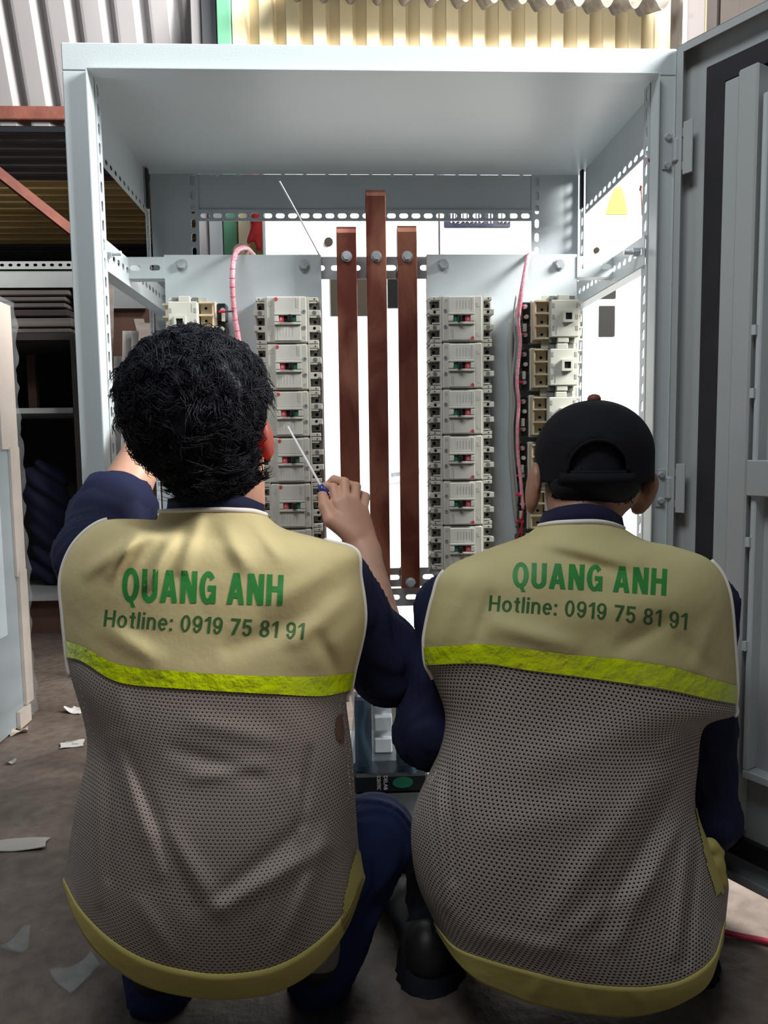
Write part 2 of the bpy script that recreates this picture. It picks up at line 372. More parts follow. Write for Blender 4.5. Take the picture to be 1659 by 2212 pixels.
# ---- condensed sans lettering, built stroke by stroke
def glyphs(text, t, gap, W):
    """(verts, faces) in cap-height units, baseline 0, cap 1; t = stroke, W = width scale"""
    V, F = [], []; xh = 0.73
    def quad(*p):
        n = len(V); V.extend(p); F.append(tuple(range(n, n+len(p))))
    def rect(x0, y0, x1, y1): quad((x0, y0), (x1, y0), (x1, y1), (x0, y1))
    def ring(cx, cy, rx, ry, a0, a1, n=20):
        b = len(V)
        for k in range(n+1):
            a = math.radians(a0+(a1-a0)*k/n); c, s_ = math.cos(a), math.sin(a)
            V.append((cx+rx*c, cy+ry*s_)); V.append((cx+(rx-t)*c, cy+(ry-t*.82)*s_))
        for k in range(n): F.append((b+2*k, b+2*k+2, b+2*k+3, b+2*k+1))
    x = 0.0
    for ch in text:
        if ch == ' ': x += .26*W/.56+gap*.5; continue
        w = {'Q': .62, 'U': .58, 'A': .64, 'N': .60, 'G': .60, 'H': .60, 'o': .54, 't': .32, 'l': t/W*.56, 'i': t/W*.56, 'n': .50, 'e': .52, ':': t*1.1/W*.56, '1': .34}.get(ch, .53)*W/.56
        o = x; h = w/2
        if ch == 'Q': ring(o+h, .5, h, .52, 0, 360, 36); quad((o+.40*w, .10), (o+.62*w, .10), (o+.84*w, -.17), (o+.58*w, -.17))
        elif ch == 'U': rect(o, .30, o+t, 1); rect(o+w-t, .30, o+w, 1); ring(o+h, .30, h, .32, 180, 360)
        elif ch == 'A':
            quad((o, 0), (o+t*1.04, 0), (o+h+t*.42, 1), (o+h-t*.60, 1)); quad((o+w-t*1.04, 0), (o+w, 0), (o+h+t*.60, 1), (o+h-t*.42, 1)); rect(o+.22*w, .20, o+.78*w, .20+t*.82)
        elif ch == 'N': rect(o, 0, o+t, 1); rect(o+w-t, 0, o+w, 1); quad((o, 1), (o+t*1.15, 1), (o+w, 0), (o+w-t*1.15, 0))
        elif ch == 'G': ring(o+h, .5, h, .52, 38, 325, 32); rect(o+h, .40, o+w, .40+t*.8); rect(o+w-t*.85, .0, o+w, .46)
        elif ch == 'H': rect(o, 0, o+t, 1); rect(o+w-t, 0, o+w, 1); rect(o+t, .44, o+w-t, .44+t*.85)
        elif ch == 'o': ring(o+h, xh/2, h, xh/2+.01, 0, 360, 30)
        elif ch == 't': rect(o+.3*w, .08, o+.3*w+t, .94); rect(o, xh-t*.8, o+w, xh); ring(o+.3*w+t*1.3, .16, t*1.3, .17, 180, 280, 8)
        elif ch == 'l': rect(o, 0, o+t, 1.0)
        elif ch == 'i': rect(o, 0, o+t, xh); rect(o, .86, o+t, 1.0)
        elif ch == 'n': rect(o, 0, o+t, xh); rect(o+w-t, 0, o+w, xh*.62); ring(o+h, xh*.60, h, xh*.42, 0, 170)
        elif ch == 'e': ring(o+h, xh/2, h, xh/2+.01, 0, 318, 28); rect(o+t*.6, xh*.44, o+w-t*.3, xh*.44+t*.75)
        elif ch == ':': rect(o, 0, o+t*1.1, .15); rect(o, .55, o+t*1.1, .70)
        elif ch == '0': ring(o+h, .5, h, .51, 0, 360, 36)
        elif ch == '9': ring(o+h, .68, h, .33, 0, 360, 30); ring(o+h, .5, h, .51, -150, 20, 22)
        elif ch == '1': rect(o+w-t, 0, o+w, 1); quad((o+w-t, 1), (o+w-t, .80), (o, .68), (o, .80))
        elif ch == '7': rect(o, 1-t*.9, o+w, 1); quad((o+w-t*.1, 1-t*.9), (o+w-t*1.2, 1-t*.9), (o+.18*w, 0), (o+.18*w+t*1.05, 0))
        elif ch == '5': rect(o+.08*w, 1-t*.85, o+w*.94, 1); quad((o+.10*w, 1), (o+.10*w+t*.9, 1), (o+.06*w+t*.9, .46), (o+.03*w, .46)); ring(o+h, .32, h, .34, -158, 140, 26)
        elif ch == '8': ring(o+h, .745, h*.92, .265, 0, 360, 26); ring(o+h, .275, h, .285, 0, 360, 28)
        x += w+gap
    return V, F
def text_mesh(s, size=1.0, bold=0.0):
    """outline text as (verts2d, faces) scaled to unit height box"""
    cu = bpy.data.curves.new('t', 'FONT'); cu.body = s; cu.size = size; cu.offset = bold; cu.fill_mode = 'FRONT'; cu.resolution_u = 4
    o = bpy.data.objects.new('t', cu); COL.objects.link(o)
    dg = bpy.context.evaluated_depsgraph_get(); me = bpy.data.meshes.new_from_object(o.evaluated_get(dg))
    bpy.data.objects.remove(o); bpy.data.curves.remove(cu)
    return me
def text_flat(s, name, m, parent, o, ex, ez, width, height, bold=0.0):
    me = text_mesh(s, bold=bold); v = np.array([p.co[:2] for p in me.vertices]); lo, hi = v.min(0), v.max(0)
    v = (v-lo)/(hi-lo); o, ex, ez = np.asarray(o, float), np.asarray(ex, float), np.asarray(ez, float)
    P = o + v[:, :1]*ex*width + v[:, 1:]*ez*height
    f = [tuple(p.vertices) for p in me.polygons]; bpy.data.meshes.remove(me)
    return link_mesh(name, P, f, m, parent)

# ------------------------------------------------------------------ implicit surfaces (bodies, sleeves, trousers, shoes)
def sdf_build(prims, res, k=0.02, noise=None):
    lo = np.full(3, 9e9); hi = -lo
    for p in prims:
        if p[0] == 'cap':
            a, b = np.asarray(p[1]), np.asarray(p[2]); r = max(p[3], p[4]); l, h = np.minimum(a, b)-r, np.maximum(a, b)+r
        else:
            c = np.asarray(p[1]); r = max(p[2]); l, h = c-r, c+r
        lo = np.minimum(lo, l); hi = np.maximum(hi, h)
    mg = k+3*res; lo = lo-mg; n = np.ceil((hi+mg-lo)/res).astype(int)+1
    F = np.full(n, 1.0, np.float32); ax = [lo[i]+np.arange(n[i])*res for i in range(3)]
    for p in prims:
        kk = k
        if p[0] == 'cap':
            a, b = np.asarray(p[1], float), np.asarray(p[2], float); r = max(p[3], p[4]); l, h = np.minimum(a, b)-r, np.maximum(a, b)+r
            if len(p) > 5: kk = p[5]
        else:
            a = np.asarray(p[1], float); r = max(p[2]); l, h = a-r, a+r
            if len(p) > 4: kk = p[4]
        i0 = np.maximum(((l-mg-lo)/res).astype(int), 0); i1 = np.minimum(((h+mg-lo)/res).astype(int)+2, n)
        sl = tuple(slice(i0[j], i1[j]) for j in range(3))
        X, Y, Z = np.meshgrid(ax[0][sl[0]], ax[1][sl[1]], ax[2][sl[2]], indexing='ij', sparse=True)
        if p[0] == 'cap':
            d = b-a; L2 = max(d@d, 1e-12)
            t = np.clip(((X-a[0])*d[0]+(Y-a[1])*d[1]+(Z-a[2])*d[2])/L2, 0, 1)
            D = np.sqrt((X-a[0]-t*d[0])**2+(Y-a[1]-t*d[1])**2+(Z-a[2]-t*d[2])**2) - (p[3]+(p[4]-p[3])*t)
        else:
            q = [X-a[0], Y-a[1], Z-a[2]]
            if len(p) > 3 and p[3] is not None:
                R = np.asarray(p[3]); q = [q[0]*R[0, i]+q[1]*R[1, i]+q[2]*R[2, i] for i in range(3)]
            k0 = np.sqrt(sum((q[i]/p[2][i])**2 for i in range(3))); k1 = np.sqrt(sum((q[i]/p[2][i]**2)**2 for i in range(3)))
            D = k0*(k0-1)/np.maximum(k1, 1e-9)
        A = F[sl]; D = D.astype(np.float32)
        if kk > 0:
            hh = np.clip(0.5+0.5*(D-A)/kk, 0, 1); F[sl] = D*(1-hh)+A*hh-kk*hh*(1-hh)
        else: F[sl] = np.minimum(A, D)
    if noise is not None:
        X, Y, Z = np.meshgrid(*ax, indexing='ij', sparse=True); F = F + noise(X, Y, Z).astype(np.float32)
    # surface nets
    S = F < 0
    c = np.stack([F[dx:n[0]-1+dx, dy:n[1]-1+dy, dz:n[2]-1+dz] for dx in (0, 1) for dy in (0, 1) for dz in (0, 1)], -1)
    sg = c < 0; act = sg.any(-1) & ~sg.all(-1); I = np.argwhere(act); cc = c[act]
    acc = np.zeros((len(I), 3)); cnt = np.zeros(len(I))
    off = np.array([(dx, dy, dz) for dx in (0, 1) for dy in (0, 1) for dz in (0, 1)], float)
    for i in range(8):
        for j in range(i+1, 8):
            if np.abs(off[i]-off[j]).sum() != 1: continue
            m = (cc[:, i] < 0) != (cc[:, j] < 0); t = cc[m, i]/(cc[m, i]-cc[m, j])
            acc[m] += off[i]+(off[j]-off[i])*t[:, None]; cnt[m] += 1
    V = lo + (I + acc/cnt[:, None])*res
    idx = np.full(act.shape, -1, np.int64); idx[act] = np.arange(len(I))
    Q = []
    for a in range(3):
        b, d = (a+1) % 3, (a+2) % 3
        s0 = [slice(None)]*3; s1 = [slice(None)]*3; s0[a] = slice(0, -1); s1[a] = slice(1, None)
        cr = S[tuple(s0)] != S[tuple(s1)]; E = np.argwhere(cr)
        E = E[(E[:, b] > 0) & (E[:, d] > 0) & (E[:, b] < n[b]-1) & (E[:, d] < n[d]-1)]
        inside = S[tuple(E.T)]
        def g(ob, od):
            e = E.copy(); e[:, b] += ob; e[:, d] += od; return idx[tuple(e.T)]
        q = np.stack([g(-1, -1), g(0, -1), g(0, 0), g(-1, 0)], 1); q[~inside] = q[~inside][:, ::-1]; Q.append(q)
    Q = np.concatenate(Q); Q = Q[(Q >= 0).all(1)]
    return V, Q
def join(parts):
    V, F, o = [], [], 0
    for v, f in parts:
        V.append(np.asarray(v, float)); F += [tuple(int(i)+o for i in q) for q in f]; o += len(v)
    return np.concatenate(V), F

# ================================================================== THE SETTING
fl = MB(); fl.box(-6, -3.5, -0.05, 5, 8, 0.0); tag(fl.obj('floor', 'concrete'), kind='structure')

def corrugated(profile, pitch, count, o, eu, ev, en, length, thick=0.0012):
    """profile [(frac of pitch, depth)], repeated along eu, extruded along ev for length, depth along en"""
    o, eu, ev, en = (np.asarray(a, float) for a in (o, eu, ev, en)); pts = []
    for i in range(count):
        for a, d in profile: pts.append(((i+a)*pitch, d))
    pts.append((count*pitch, profile[0][1])); V = []; n = len(pts)
    for s_ in (0, thick):
        for t in (0, length):
            for a, d in pts: V.append(o+eu*a+ev*t+en*(d+s_))
    F = []
    for i in range(n-1):
        F += [(i, i+1, n+i+1, n+i), (2*n+i, 3*n+i, 3*n+i+1, 2*n+i+1), (i, 2*n+i, 2*n+i+1, i+1), (n+i, n+i+1, 3*n+i+1, 3*n+i)]
    F += [(0, n, 3*n, 2*n), (n-1, 3*n-1, 4*n-1, 2*n-1)]
    m = MB(); m.add(V, F); return m
# yellow corrugated wall behind the cabinet
yx0 = at(505, 60, 3.3)[0]; ypitch = 53/1662*3.36
m = corrugated([(0.0, -0.045), (0.46, -0.045), (0.49, -0.030), (0.52, 0.0), (0.60, 0.0), (0.97, -0.035)], ypitch, 18, (yx0, 3.3, 0.0), (1, 0, 0), (0, 0, 1), (0, 1, 0), 3.05)
tag(m.obj('wall_back', 'iron_yellow'), kind='structure')
# grey corrugated sheeting, leaning out over the lean-to
ga = math.radians(20); gv = np.array([0.0, math.sin(ga), -math.cos(ga)]); gn = np.array([0, math.cos(ga), math.sin(ga)])
go = at(-330, -330, 3.0); gend = at(470, 40, 3.45)
m = corrugated([(0.0, -0.032), (0.46, -0.032), (0.62, 0.0), (0.76, 0.0), (0.92, -0.03)], 0.137, 12, (go[0], 3.52-1.05*math.sin(ga), at(0, 272, 3.52)[2]+1.05*math.cos(ga)), (1, 0, 0), gv, gn, 1.05)
tag(m.obj('wall_left', 'iron_grey'), kind='structure')
# roof sheet whose wavy end hangs over the yellow wall
def roof_edge():
    V, F = [], []; n = 190
    zl, zr = at(600, -34, 3.02)[2], at(1456, 2, 3.02)[2]; x0, x1 = at(600, 0, 3.02)[0], at(1454, 0, 3.02)[0]
    for j, (Y, dz) in enumerate(((3.02, 0.0), (3.26, 0.10), (3.5, 0.2))):
        for s_ in (0, 0.002):
            for i in range(n+1):
                t = i/n; x = x0+(x1-x0)*t; ph = (x-yx0)/ypitch*2*math.pi+2.2
                V.append((x, Y, zl+(zr-zl)*t+dz+0.024*math.sin(ph)-0.01*abs(math.sin(ph))+s_))
    k = n+1
    for j in range(2):
        for i in range(n):
            a = 2*j*k; b = a+2*k
            F += [(a+i, a+i+1, b+i+1, b+i), (a+k+i, b+k+i, b+k+i+1, a+k+i+1)]
            if j == 0: F.append((a+i, a+k+i, a+k+i+1, a+i+1))
    return V, F
m = MB(); m.add(*roof_edge()); tag(m.obj('ceiling', 'iron_silver', smooth=False), kind='structure')
# column and brown wall at the right
c = thing('steel_column', 'rust-spotted grey column behind the upper hinge corner of the open cabinet door', 'column', (at(1487, 60, 3.1)[0], 3.1, 0))
p = at(1458, 60, 3.1); q = at(1512, 60, 3.1)
m = MB(); m.box(p[0], 3.05, 0, q[0], 3.15, 3.2, bev=0.006); m.obj('shaft', 'column', c)
m = MB(); m.box(p[0]-0.004, 3.02, 0, p[0]+0.012, 3.05, 3.2); m.obj('edge_angle', 'steel_dark', c)
m = MB(); m.box(at(1512, 60, 3.4)[0], 3.4, 0, 4.6, 3.45, 3.2)
for k in range(6): m.box(1.62+0.26*k, 3.385, 0, 1.70+0.26*k, 3.4, 3.2)
tag(m.obj('wall_right', 'wall_brown'), kind='structure')
# green and grey posts where the two sheet walls meet
c = thing('wall_post', 'mint green wall post between the grey and the yellow corrugated sheets', 'post', (at(484, 60, 3.24)[0], 3.24, 0))
a, b = at(470, 60, 3.24)[0], at(499, 60, 3.24)[0]
m = MB(); m.box(a, 3.22, 0, b, 3.26, 3.0, bev=0.003); m.obj('post_body', 'green_paint', c)
c = thing('wall_post', 'dark grey steel post left of the mint green post', 'post', (at(445, 60, 3.3)[0], 3.3, 0))
a, b = at(438, 60, 3.3)[0], at(470, 60, 3.3)[0]
m = MB(); m.box(a, 3.28, 0, b, 3.33, 3.0, bev=0.003); m.obj('post_body', 'steel_dark', c)
m = MB(); m.box(at(415, 60, 3.33)[0], 3.30, 0, a-0.004, 3.34, 3.0, bev=0.003); m.obj('side_flange', 'iron_grey', c)

# lean-to store on the left: roof sheets seen from below, beam, brace, dark walls
zr = at(70, 282, 3.55)[2]
beam = MB(); a = at(-60, 236, 3.5); b = at(330, 262, 3.5); beam.box(-2.4, 3.46, a[2]-0.055, at(330, 250, 3.5)[0], 3.54, a[2], bev=0.004)
tag(beam.obj('trim_1', 'rust_red'), kind='structure')
SL = 0.25
def lean_roof(name, y0, y1, pitch, m, dz, slope):
    n = max(1, round((y1-y0)/pitch)); c_ = 1/math.hypot(1, slope)
    mm = corrugated([(0.0, 0.0), (0.3, 0.0), (0.45, 0.016), (0.8, 0.016)], (y1-y0)/n/c_, n, (-3.2, y0, zr+dz-(SL*(y0-3.55) if slope else 0)), (0, c_, -slope*c_), (1, 0, 0), (0, 0, 1), 2.95)
    return mm.obj(name, m)
rf = thing('lean_to_roof', 'black and ochre ribbed sheets roofing the dark store on the left', 'roof', (-1.7, 4.5, zr))
for nm, y0, y1, mt, dz, sl_ in (('roof_sheet', 3.56, 3.92, 'iron_black', 0.0, SL), ('roof_sheet', 3.90, 4.2, 'iron_ochre', -0.012, SL), ('roof_sheet', 4.18, 4.48, 'iron_ochre', -0.022, SL), ('roof_sheet', 4.46, 5.88, 'iron_black', -0.255, 0.0)):  # the last, flat black sheet is added to keep sky light out
    o = lean_roof(nm, y0, y1, 0.058, mt, dz, sl_); o.parent = rf; o.matrix_parent_inverse = world_of(rf).inverted()
m = MB(); a = at(-40, 344, 3.58); b = at(172, 512, 3.72); m.strip([a, b], (0, 0, 0.026), 0.04); tag(m.obj('diagonal_brace', 'rust_red'), 'rust red diagonal steel brace under the ribbed store roof', 'brace')
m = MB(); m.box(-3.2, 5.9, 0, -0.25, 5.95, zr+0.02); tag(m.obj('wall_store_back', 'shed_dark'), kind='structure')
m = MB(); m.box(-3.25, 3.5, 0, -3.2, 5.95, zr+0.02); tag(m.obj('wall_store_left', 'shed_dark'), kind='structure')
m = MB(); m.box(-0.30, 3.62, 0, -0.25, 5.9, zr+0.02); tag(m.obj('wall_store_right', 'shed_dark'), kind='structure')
m = MB(); m.box(-6.0, 3.36, 0, -3.2, 3.41, 3.2); tag(m.obj('wall_far_left', 'shed_dark'), kind='structure')

# store rack: slotted-angle shelf edge, boards, dark lower bay
YR = 3.45
rk = thing('storage_rack', 'dark storage rack with a slotted steel shelf edge behind the wrapped panel', 'rack', (-1.5, YR, 0))
zs = at(70, 566, YR)[2]
m = MB(); m.slotted((-2.6, YR, zs-0.03), (1, 0, 0), (0, 0, 1), (0, 1, 0), 1.75, 0.035, 0.002, 50, 0.018, 0.012); m.box(-2.6, YR, zs+0.003, -0.85, YR+0.04, zs+0.005); m.obj('shelf_edge', 'board_grey', rk)
m = MB(); m.box(-2.6, YR+0.01, zs-0.105, -0.85, YR+0.03, zs-0.035); m.obj('front_board', 'board_grey', rk)
m = MB(); m.box(-2.6, YR+0.04, zs-0.02, -0.85, YR+0.9, zs); m.obj('shelf', 'wood_old', rk)
zl = at(70, 718, YR)[2]
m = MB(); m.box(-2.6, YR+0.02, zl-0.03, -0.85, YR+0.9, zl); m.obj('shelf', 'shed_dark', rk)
zm = at(70, 884, YR)[2]
m = MB(); m.box(-2.6, YR+0.15, zm-0.012, at(157, 884, YR+.15)[0], YR+0.9, zm+0.012); m.obj('shelf', 'board_grey', rk)
for x in (-2.55, at(166, 900, YR)[0]):
    m = MB(); m.box(x-0.02, YR+0.02, 0, x+0.02, YR+0.06, zl-0.03); m.obj('upright', 'shed_dark', rk)
    m = MB(); m.box(x-0.02, YR+0.82, 0, x+0.02, YR+0.86, zl-0.03); m.obj('upright', 'shed_dark', rk)
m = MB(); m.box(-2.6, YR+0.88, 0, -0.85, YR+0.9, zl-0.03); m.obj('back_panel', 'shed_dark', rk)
m = MB(); zt = at(100, 1292, YR)[2]; m.box(-2.6, YR, zt-0.012, -0.6, YR+0.4, zt+0.012); m.obj('bottom_shelf', 'board_grey', rk)
m = MB(); m.box(-2.6, YR+0.05, 0, -0.6, YR+0.3, zt-0.012); m.obj('plinth', 'plywood', rk)
# boards lying in the rack, one thing each
labs = ['topmost old board of the stack lying in the dark rack', 'second board from the top of the stack in the dark rack', 'third board from the top of the stack in the dark rack', 'fourth board from the top of the stack in the dark rack', 'fifth board from the top of the stack in the dark rack', 'lowest board of the stack lying in the dark rack']
z = zl
hs = [0.025, 0.02, 0.02, 0.03, 0.04, 0.02]
xr = at(150, 650, YR)[0]
for k in range(6):
    i = 5-k; h = hs[i]; m = MB(); m.box(-2.5, YR+0.02+0.02*random.random(), z+0.001, xr-0.05*random.random(), YR+0.5, z+h, bev=0.004); z += h+0.006
    tag(m.obj('board', 'wood_old' if i != 3 else 'shed_dark'), labs[i], 'board', 'boards stacked in the dark rack')
m = MB(); p = at(95, 1090, YR+0.3)
V, F = sdf_build([('ell', (p[0], p[1], p[2]+0.08), (0.11, 0.06, 0.12), None), ('ell', (p[0]+0.04, p[1], p[2]-0.12), (0.10, 0.07, 0.2), None), ('cap', (p[0]-0.02, p[1], p[2]-0.3), (p[0]+0.02, p[1], zt+0.06), 0.07, 0.06)], 0.012, 0.05, lambda X, Y, Z: 0.012*np.sin(40*X+25*Z)*np.sin(33*Z-20*Y)+0.008*np.sin(70*Z+55*X))
o = link_mesh('work_jacket', V, F, 'blue_cloth', smooth=True); tag(o, 'crumpled dark blue cloth hanging in the dark rack', 'cloth')
m = MB(); m.box(at(58, 800, YR+.4)[0], YR+0.4, zm+0.013, at(76, 800, YR+.4)[0], YR+0.43, zl-0.05); tag(m.obj('wood_panel', 'plywood'), 'narrow reddish wooden panel standing in the dark rack', 'panel')
# plywood sheet and steel flats leaning, seen through the open cabinet side
p = at(240, 640, 3.2); q = at(331, 640, 3.2)
m = MB(); m.box(p[0]-.05, 3.30, 0, q[0]+.02, 3.32, at(280, 640, 3.3)[2]); tag(m.obj('plywood_sheet', 'plywood'), 'upright reddish brown plywood sheet behind the leaning steel flats', 'plywood')
m = MB(); m.box(p[0]-.05, 3.27, at(280, 642, 3.3)[2]-0.05, q[0]-0.05, 3.29, at(280, 600, 3.3)[2]); tag(m.obj('white_board', 'board_grey'), 'pale board offcut above the brown plywood sheet', 'board')
flats = [((232, 600), (215, 1250), 0.022, 'wood_old', 'rusty tall steel flat leaning beside the cabinet, nearest the white upright', 2.75),
         ((256, 770), (236, 1260), 0.016, 'flat_steel', 'thin dark steel flat second from the white upright', 2.72),
         ((275, 715), (255, 1260), 0.016, 'flat_steel', 'thin bright steel flat third from the white upright', 2.70),
         ((292, 715), (272, 1260), 0.012, 'flat_steel', 'thin dark steel flat fourth from the white upright', 2.68),
         ((300, 690), (318, 760), 0.018, 'wood_old', 'short wooden stick leaning behind the drilled steel flat', 2.8),
         ((313, 698), (292, 1260), 0.020, 'wood_old', 'drilled flat bar leaning nearest the rear slotted post', 2.66)]
for (a, b, hw, mt, lab, Y) in flats:
    m = MB(); A = at(*a, Y+.12); B = at(*b, Y); B[2] = 0.001 if b[1] > 1000 else B[2]; m.strip([A, B], (hw, 0, 0), 0.006)
    o = m.obj('leaning_flat', mt); tag(o, lab, 'flat bar', 'flats leaning beside the cabinet')

# wrapped white cabinet at the far left: we look along its right side
pf = atz(66, 1552, 0.0); xf, Yf_ = pf[0], pf[1]; ztop = at(52, 655, Yf_)[2]; Yn = 1.15
wp = thing('wrapped_cabinet', 'white cabinet wrapped in clear film at the left edge', 'cabinet', (xf-0.3, (Yf_+Yn)/2, 0))
m = MB(); m.box(xf-0.6, Yn, 0.0, xf, Yf_, ztop, bev=0.008); m.obj('body', 'shaded_white_paint', wp)
zp = at(0, 668, Yf_-.25)[2]
for (z0, z1, w_, t) in ((ztop*.66, ztop*.995, .10, .010), (ztop*.36, ztop*.665, .055, .014), (0.06, ztop*.37, .045, .018)):
    m = MB(); m.box(xf+.001, Yf_-w_, z0, xf+t*.6, Yf_+.008, z1); m.box(xf-.05, Yf_+.001, z0, xf+.001, Yf_+.008, z1); m.obj('edge_protector', 'cardboard', wp)
m = MB(); m.box(xf+.001, Yn+.2, ztop-.20, xf+.004, Yf_-.14, ztop-.02); m.box(xf+.001, Yn+.2, .3, xf+.003, Yf_-.13, ztop-.25); m.obj('side_recess', 'paint_grey', wp)
m = MB(); c_ = atz(56, 1562, 0.0); m.box(xf+.002, Yf_-.10, .003, xf+.012, Yf_-.02, .055); m.obj('foot_pad', 'cardboard', wp)
def film():
    V, F = [], []; nu, nv = 30, 70
    for j in range(nv+1):
        for i in range(nu+1):
            u = i/nu; zz = 0.03+(ztop-0.03)*j/nv; rr = random.random()
            wv = 0.004*math.sin(17*zz+9*u)+0.004*math.sin(61*zz*(0.4+u))+0.005*rr
            if u < 0.75: V.append((xf+.022+wv, Yn+(Yf_+.02-Yn)*u/.75, zz))
            else: V.append((xf+.022-.3*(u-.75)/.25, Yf_+.022+wv, zz))
    for j in range(nv):
        for i in range(nu): a = j*(nu+1)+i; F.append((a, a+1, a+nu+2, a+nu+1))
    return V, F
m = MB(); m.add(*film()); m.obj('film_wrap', 'film', wp, smooth=True)

# two white cabinets standing behind, facing the camera
def white_cabinet(x0, x1, label, Y=2.62, H=1.98):
    c = thing('white_cabinet', label, 'cabinet', ((x0+x1)/2, Y, 0))
    m = MB(); m.box(x0, Y+0.02, 0.0, x1, Y+0.45, H, bev=0.004); m.obj('body', 'white_paint', c)
    d = MB(); d.box(x0+0.008, Y, 0.06, x1-0.008, Y+0.0195, H-0.02, bev=0.004); d.obj('door', 'white_paint', c)
    return c, Y
xa, xj, xb = at(566, 520, 2.62)[0], at(951, 520, 2.62)[0], at(1420, 520, 2.62)[0]+0.25
c1, Yw = white_cabinet(xa, xj-0.003, 'white cabinet behind the copper bars, left of the dark joint')
c2, Yw = white_cabinet(xj+0.003, xb, 'white cabinet seen through the open right side, with yellow sticker')
def disc(px, py, rpx, parent, name, mt, dep=0.006):
    p = at(px, py, Yw); m = MB(); m.cyl((p[0], Yw-dep, p[2]), (p[0], Yw-0.0005, p[2]), rpx/FPX*Yw, n=20); return m.obj(name, mt, parent)
def patch(x0, y0, x1, y1, parent, name, mt, dep=0.004):
    a, b = at(x0, y1, Yw), at(x1, y0, Yw); m = MB(); m.box(a[0], Yw-dep, a[2], b[0], Yw-0.0005, b[2]); return m.obj(name, mt, parent)
disc(710, 523, 9, c1, 'lock_hole', 'label_brown')
patch(672, 600, 679, 664, c1, 'hinge_strip', 'label_brown')
patch(715, 596, 806, 682, c1, 'label_plate', 'label_brown')
patch(838, 600, 862, 665, c1, 'vent_window', 'hole_dark')
def handle():
    m = MB(); p = at(845, 1026, Yw-0.03); q = at(910, 1018, Yw-0.03); m.strip([p, (p+q)/2+np.array([0, -.008, 0]), q], (0, 0, 0.007), 0.006)
    m.cyl(q+np.array([-0.012, 0, 0]), q+np.array([-0.012, 0.03, 0]), 0.011, n=12); return m.obj('handle', 'zinc', c1)
handle()
disc(1288, 541, 6, c2, 'lock_hole', 'label_brown')
patch(1293, 600, 1330, 645, c2, 'meter_window', 'dark_glass'); patch(1293, 661, 1328, 727, c2, 'meter_window', 'dark_glass')
a, b = at(1308, 463, Yw), at(1356, 405, Yw)
m = MB(); m.prism([(0, 0), (1, 0), (0.93, 0.42), (0.72, 1.0), (0.40, 1.0), (0.12, 0.42)], (a[0], Yw-0.003, a[2]), (b[0]-a[0], 0, 0), (0, 0, b[2]-a[2]), (0, 0.0025, 0)); m.obj('warning_sticker', 'sticker_yellow', c2)
sg = patch(959, 440, 1102, 491, c2, 'sign_plate', 'sign_blue', 0.006)
m = MB(); x = at(973, 480, Yw)[0]; xe_ = at(1093, 480, Yw)[0]; zb = at(1030, 483, Yw)[2]; rr = random.Random(3)
while x < xe_:
    wd = rr.choice((0.006, 0.009, 0.012)); h = 0.032
    m.box(x, Yw-0.0075, zb+rr.uniform(-.002, .002), x+0.004, Yw-0.006, zb+h)
    if wd > 0.008: m.box(x, Yw-0.0075, zb, x+wd, Yw-0.006, zb+0.004); m.box(x+wd-0.004, Yw-0.0075, zb, x+wd, Yw-0.006, zb+h)
    x += wd+0.0045+(0.012 if rr.random() < .12 else 0)
m.obj('lettering', 'print_white', sg)
# red cloth and brass-coloured post in the gap left of the white cabinet
a = at(551, 470, 3.22); V, F = sdf_build([('cap', a+np.array([0, 0, .45]), a+np.array([0, 0, .0]), .016, .022), ('cap', a+np.array([.006, 0, 0]), a+np.array([.012, 0, -.12]), .022, .012), ('cap', a+np.array([-.004, 0, -.06]), a+np.array([-.03, -.01, -.10]), .02, .008)], .008, .02)
o = link_mesh('red_ribbon', V, F, 'red_cloth', smooth=True); tag(o, 'red cloth ribbon hanging beside the brown post behind the cabinet', 'ribbon')

# ================================================================== THE ELECTRICAL CABINET
XL, XR, ZT = -0.475, 0.594, 1.5325; YF, YB = 1.40, 1.945
xli, xri, zti = -0.431, 0.5586, 1.4863; ZB = 0.035; zfl = 0.10
cab = thing('electrical_cabinet', 'pale grey open electrical cabinet with copper bars and an open door at right', 'cabinet', ((XL+XR)/2, YF, 0))
def part(m, name, mt='paint', parent=None, smooth=False): return m.obj(name, mt, parent or cab, smooth)
for (a, b) in ((XL, xli), (xri, XR)):
    m = MB(); m.box(a, YF, ZB, b, YF+0.03, zti, bev=0.002); part(m, 'front_upright')
m = MB(); m.box(XL, YF, zti, XR, YF+0.03, ZT, bev=0.002); part(m, 'front_crossbeam')
m = MB(); m.box(xli, YF, ZB, xri, YF+0.03, zfl, bev=0.002); part(m, 'front_crossbeam')
t = 0.002   # the door lip that stands forward round the opening
for (x0, x1, z0, z1) in ((xli, xli+t, zfl, zti), (xri-t, xri, zfl, zti), (xli+t, xri-t, zti-t, zti), (xli+t, xri-t, zfl, zfl+t)):
    m = MB(); m.box(x0, YF-0.014, z0, x1, YF+0.022, z1); part(m, 'door_lip')
m = MB(); m.box(XL, YF+0.03, 1.497, XR, YB, ZT, bev=0.002); part(m, 'roof_panel')
m = MB(); m.box(XL, YF+0.03, zfl-0.02, XR, YB, zfl); part(m, 'floor_panel', 'steel_dark')  # dark metal stands in for the shade on the cabinet floor
m = MB(); m.box(XL+.01, YF+0.01, 0, XR-.01, YF+0.03, ZB); m.box(XL+.01, YB-0.02, 0, XR-.01, YB, ZB); m.box(XL+.01, YF+.03, 0, XL+.03, YB-.02, ZB); m.box(XR-.03, YF+.03, 0, XR-.01, YB-.02, ZB); part(m, 'plinth', 'steel_dark')
